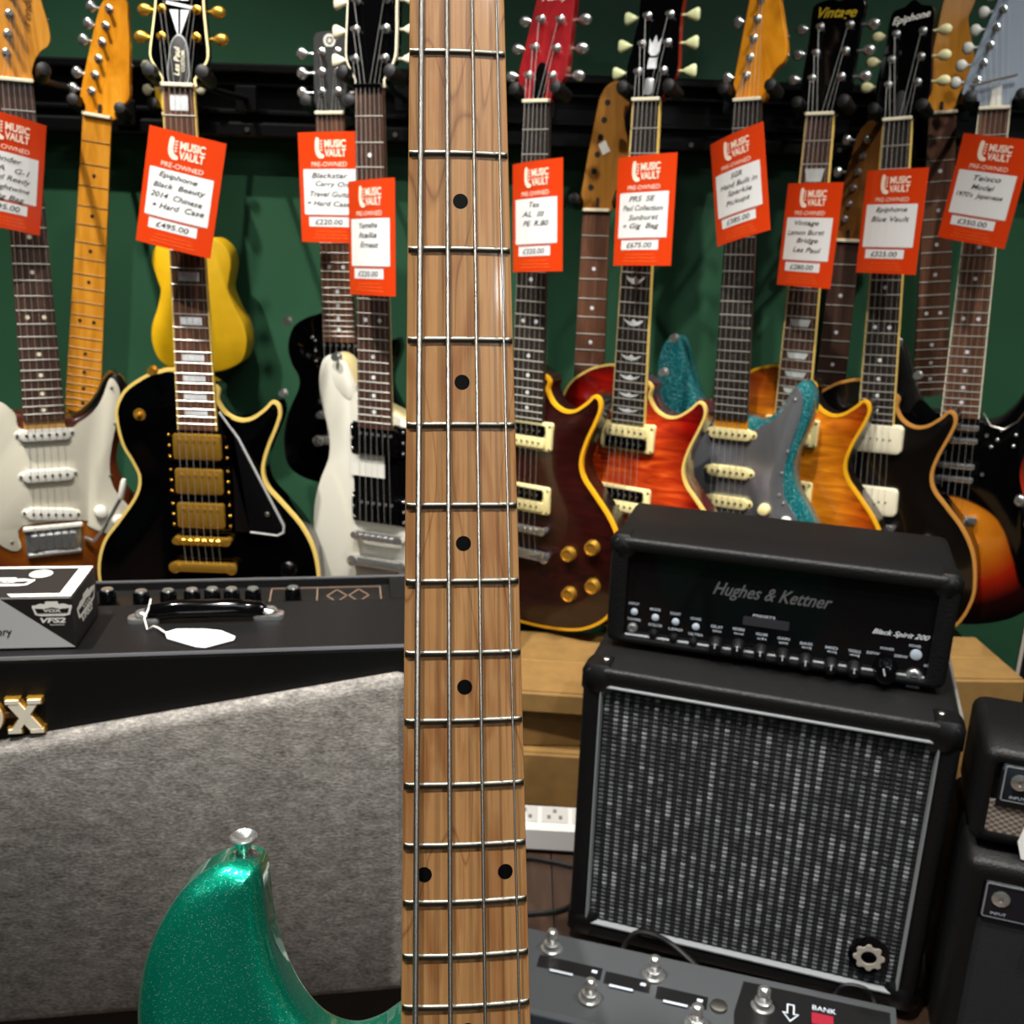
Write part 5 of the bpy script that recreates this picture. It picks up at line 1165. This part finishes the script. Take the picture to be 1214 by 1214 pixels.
# neck and fingerboard in one piece of maple: rounded back, cambered face, rolled edges
mb = mk(); rr = []
for s in np.linspace(-4, sEnd, 26):
    b_ = bw(max(0, s)); pts = [(x*(b_-.8), crown_y(x*b_), s) for x in np.linspace(-1, 1, 15)]
    pts += [(b_-.2, crown_y(b_)+.35, s), (b_, crown_y(b_)+1.2, s)]
    dp = 20+3*s/sEnd
    pts += [(b_*math.cos(a), 4+(dp-4)*math.sin(a), s) for a in np.linspace(.08, math.pi-.08, 11)]
    pts += [(-b_, crown_y(b_)+1.2, s), (-b_+.2, crown_y(b_)+.35, s)]
    rr.append(pts)
mb.rings(rr); nk = mb.build('neck', M_bass, bass, 50)
M_bfret = mat('worn_nickel_fret', '79766c', .36, 1, var=.2)
for q in range(1, 21):
    s = bf(q); b_ = bw(s)-.4; mb = mk(); rg = []
    for x, kk in [(-b_, .25), (-b_+1.3, 1)]+[(t*b_, 1) for t in np.linspace(-.9, .9, 13)]+[(b_-1.3, 1), (b_, .25)]:
        y = crown_y(x); rg.append([(x, y+.3, s-1.45), (x, y-.35*kk, s-1.35), (x, y-.9*kk, s-.75), (x, y-1.1*kk, s), (x, y-.9*kk, s+.75), (x, y-.35*kk, s+1.35), (x, y+.3, s+1.45)])
    mb.rings(rg); mb.build('fret', M_bfret, bass, 50)
mk().box((0, .2, -2), (41.5, 6, 4), ch=.8).build('nut', M_ivory, bass, 0)
M_dot = mat('black_dot', '020202', .6, spec=.1)
for q in (3, 5, 7, 9, 12, 15, 17, 19):
    s = (bf(q)+bf(q-1))/2
    for x in ((-18.3, 18.3) if q == 12 else (0.6,)):
        mb = mk(); n_ = 28; ring_ = [(x+3.4*math.cos(2*math.pi*i/n_), s+3.4*math.sin(2*math.pi*i/n_)) for i in range(n_)]
        mb.rings([[(a, crown_y(a)+1, z) for a, z in ring_], [(a, crown_y(a)-.06, z) for a, z in ring_]]); mb.build('inlay', M_dot, bass, 0)
k = N('roundwound_steel'); k.b.inputs['Base Color'].default_value = srgb('82807c'); k.b.inputs['Metallic'].default_value = 1; k.b.inputs['Roughness'].default_value = .36
wv = k.n('ShaderNodeTexWave', wave_type='BANDS', bands_direction='Z', _Scale=700.0); k.l(k.coord(), 'Vector', wv, 'Vector'); k.bump(wv, 'Fac', .5, .0003); M_wound = k.m
bh = [(-6, -46), (-1, -92), (4, -138), (9, -184)]
for i, (xn, xb, rd) in enumerate(((-15.6, -28.5, 1.28), (-4.6, -9.5, 1.02), (6.4, 9.5, .78), (17.0, 28.5, .55))):
    p = bh[i]; mk().tube([(xb, -11, BS), (xn, -1.8, -2), (p[0]+3, 4, p[1])], rd, 12).build('string', M_wound, bass, 60)
# headstock and tuners
bho = smooth_loop([(-20.5, 0), (-23, -14), (-32, -24), (-34, -40), (-20, -120), (-12, -200), (2, -222), (24, -226), (40, -214), (44, -190), (38, -165), (42, -120), (50, -80), (50, -58), (40, -46), (28, -30), (21, -14), (20.5, 0)], 3)
mb = mk(); mb.rings([[(x, y, s) for x, s in inset(ccw(bho), i)] for i, y in ((2, 21), (0, 19), (0, 7), (1.5, 5.5))]); hs_ = mb.build('headstock', M_bass, bass, 40)
for x, s in bh:
    t_ = mk().lathe((x, 6, s), (0, -1, 0), [(0, 9), (2, 9), (3, 6), (14, 5.5), (17, 7)], 16).build('tuner', M_nickel, bass, 40)
    mb = mk(); mb.cyl((x, 26, s), (-48, 26, s), 3, n=8); mb.build('tuner_shaft', M_nickel, t_); mk().ball((-56, 26, s), (12, 3, 13), 14, 8).build('tuner_button', M_nickel, t_)
# body
BO = [(30, 505), (22, 490), (0, 487), (-18, 488), (-30, 494.5), (-40.6, 501), (-52.8, 503.5), (-66, 498), (-77, 485), (-85, 468), (-89.5, 452), (-91.5, 438), (-92.5, 426), (-94.5, 418.5), (-99.5, 416), (-107, 415.4), (-116, 418.3), (-126, 425), (-134.3, 435), (-141.2, 447.5), (-146.2, 461), (-149, 476), (-149.3, 490), (-147, 520), (-143, 550), (-136, 590), (-130, 630), (-134, 670), (-150, 720), (-168, 780), (-175, 840), (-165, 900), (-130, 950), (-70, 980), (0, 985), (70, 975), (130, 940), (165, 885), (172, 825), (160, 760), (135, 700), (115, 650), (108, 615), (112, 590), (119, 568), (117, 550), (105, 541), (92, 548), (77, 565), (58, 578), (42, 580), (33, 568), (31, 535)]
YB0, BT = 9.0, 43.0
lo = ccw(smooth_loop(BO, 6)); mb = mk(); ER = 12.0
def round_cap(mb, out, y_of):
    xs = [p[0] for p in out]; zs = [p[1] for p in out]; A = np.array(out); B = np.roll(A, -1, 0)
    g = np.array([(x, z) for z in np.arange(min(zs), max(zs), 2.4) for x in np.arange(min(xs), max(xs), 2.4)])
    ins = np.zeros(len(g), bool)
    for (x1, y1), (x2, y2) in zip(A, B):
        if y1 == y2: continue
        c = ((y1 > g[:, 1]) != (y2 > g[:, 1])) & (g[:, 0] < (x2-x1)*(g[:, 1]-y1)/(y2-y1)+x1); ins ^= c
    g = g[ins]; dd = np.concatenate([dist_loop(q, out) for q in np.array_split(g, 20)])
    ix = np.round((g[:, 0]-min(xs))/2.4).astype(int); iz = np.round((g[:, 1]-min(zs))/2.4).astype(int)
    keep = (dd > ER+1.5) & (ix % 5 == 0) & (iz % 5 == 0)
    extra = []
    for d in (.12, .5, 1.1, 2.0, 3.2, 4.8, 6.8, 9.2, 12.0):      # rows of points that follow the rounded edge
        q = np.array(inset(out, d)); dq = dist_loop(q, out); w_ = np.array([inside(p, out) for p in q]); extra.append(q[(dq > d*.93) & w_])
    g = np.concatenate([g[keep]]+extra); keep = np.ones(len(g), bool)
    g = g[keep]; n_ = len(out)
    res = delaunay_2d_cdt([Vector(p) for p in out]+[Vector(p) for p in g], [(i, (i+1) % n_) for i in range(n_)], [], 1, 1e-4)
    pts = np.array([(v.x, v.y) for v in res[0]]); ds = np.concatenate([dist_loop(q, out) for q in np.array_split(pts, 20)])
    mb.add([(p[0], y_of(min(d, ER)), p[1]) for p, d in zip(pts, ds)], [tuple(f) for f in res[2]])
arc = lambda d: ER-math.sqrt(max(0, ER*ER-(ER-d)**2))
round_cap(mb, lo, lambda d: YB0+arc(d)); round_cap(mb, lo, lambda d: YB0+BT-arc(d))
mb.rings([[(x, YB0+ER, z) for x, z in lo], [(x, YB0+BT-ER, z) for x, z in lo]], (False, False))
import bmesh
bbody = mb.build('body', M_green, bass, 0); bm_ = bmesh.new(); bm_.from_mesh(bbody.data); bmesh.ops.remove_doubles(bm_, verts=bm_.verts, dist=1e-5); bmesh.ops.recalc_face_normals(bm_, faces=bm_.faces)
for f in bm_.faces: f.smooth = True
bm_.to_mesh(bbody.data); bm_.free()
# strap button on the horn
mk().lathe((-102.5, YB0+20, 417.5), (.01, -.26, -1), [(-1, 6.6), (1.2, 6.6), (2.0, 4.4), (4.5, 3.3), (7, 3.7), (10, 5.9), (11.2, 6.5), (11.8, 5.9), (9.4, 2.2)], 24).build('strap_button', M_chrome, bass, 40)
mk().lathe((0, YB0+22, 985), (0, 0, 1), [(-2, 7), (1.2, 7.2), (5, 3.8), (10.5, 7.6), (12, 7)], 20).build('strap_button', M_chrome, bass, 40)
# guard, pickups, bridge, knobs further down the body
gd = smooth_loop([(-60, 545), (-40, 600), (-34, 612), (34, 612), (44, 600), (70, 575), (96, 545), (102, 580), (100, 630), (120, 690), (140, 760), (120, 790), (60, 750), (40, 730), (-50, 730), (-80, 700), (-90, 640), (-80, 580)], 4)
mk().prism(gd, YB0-2.4, YB0+.2, .6).build('pickguard', M_offw, bass, 40)
for x, s in ((-16, 715), (16, 745)):
    q = mk().prism(rrect(56, 28, 4, 4, (x, s)), YB0-9, YB0, 1.5).build('pickup', M_black, bass, 40)
    mb = mk(); [mb.cyl((x+dx, YB0-10, s), (x+dx, YB0-8.5, s), 2.2, n=8) for dx in (-21, -12, 12, 21)]; mb.build('pole_pieces', M_nickel, q)
q = mk().box((0, YB0-2, BS+18), (84, 4, 48), ch=1).build('bridge', M_chrome, bass, 0)
for i in range(4): mk().cyl((-28.5+19*i, YB0-9, BS-6), (-28.5+19*i, YB0-9, BS+22), 5.2, n=14).build('saddle', M_chrome, q)
mk().box((0, YB0-9, BS+40), (84, 16, 4), ch=1).build('bridge_lip', M_chrome, q, 0)
for x, s in ((92, 755), (112, 800)): mk().lathe((x, YB0, s), (0, -1, 0), [(-2, 9.5), (15, 9), (17, 8)], 20).build('knob', M_chrome, bass, 40)
# floor stand that carries the bass
sp = bloc.copy(); fst = empty('guitar_stand', 'low black folding floor stand carrying the green bass guitar', 'guitar stand', (float(sp[0]), float(sp[1]), 0))
lz = float(sp[2])
yb = float((bloc+BM@np.array(V(0, YB0+BT+6, 930)))[1]-sp[1]); zb = float((bloc+BM@np.array(V(0, YB0+BT+6, 930)))[2])
for sx in (-1, 1):
    f0 = bloc+BM@np.array(V(sx*62, YB0-8, BL+3)); f1 = bloc+BM@np.array(V(sx*62, YB0+BT+8, BL+5)); up = bloc+BM@np.array(V(sx*62, YB0+BT+8, 800))
    rel = lambda p: (float(p[0]-sp[0]), float(p[1]-sp[1]), float(p[2]))
    fz = f0+BM@np.array([0, 0, .022])
    MB().tube([rel(fz), rel(f0), rel(f1), rel(up)], .005, 10).build('cradle_arm', M_rubber, fst)
    MB().tube([rel(f1), (rel(f1)[0]+sx*.03, rel(f1)[1]-.10, .006)], .006, 10).build('leg', M_rubber, fst)
    MB().tube([rel(up), (rel(up)[0]+sx*.05, rel(up)[1]+.12, .006)], .006, 10).build('leg', M_rubber, fst)
MB().tube([tuple(np.array(rel(bloc+BM@np.array(V(x, YB0+BT+8, 806))))) for x in (-62, 62)], .005, 10).build('cross_bar', M_rubber, fst)
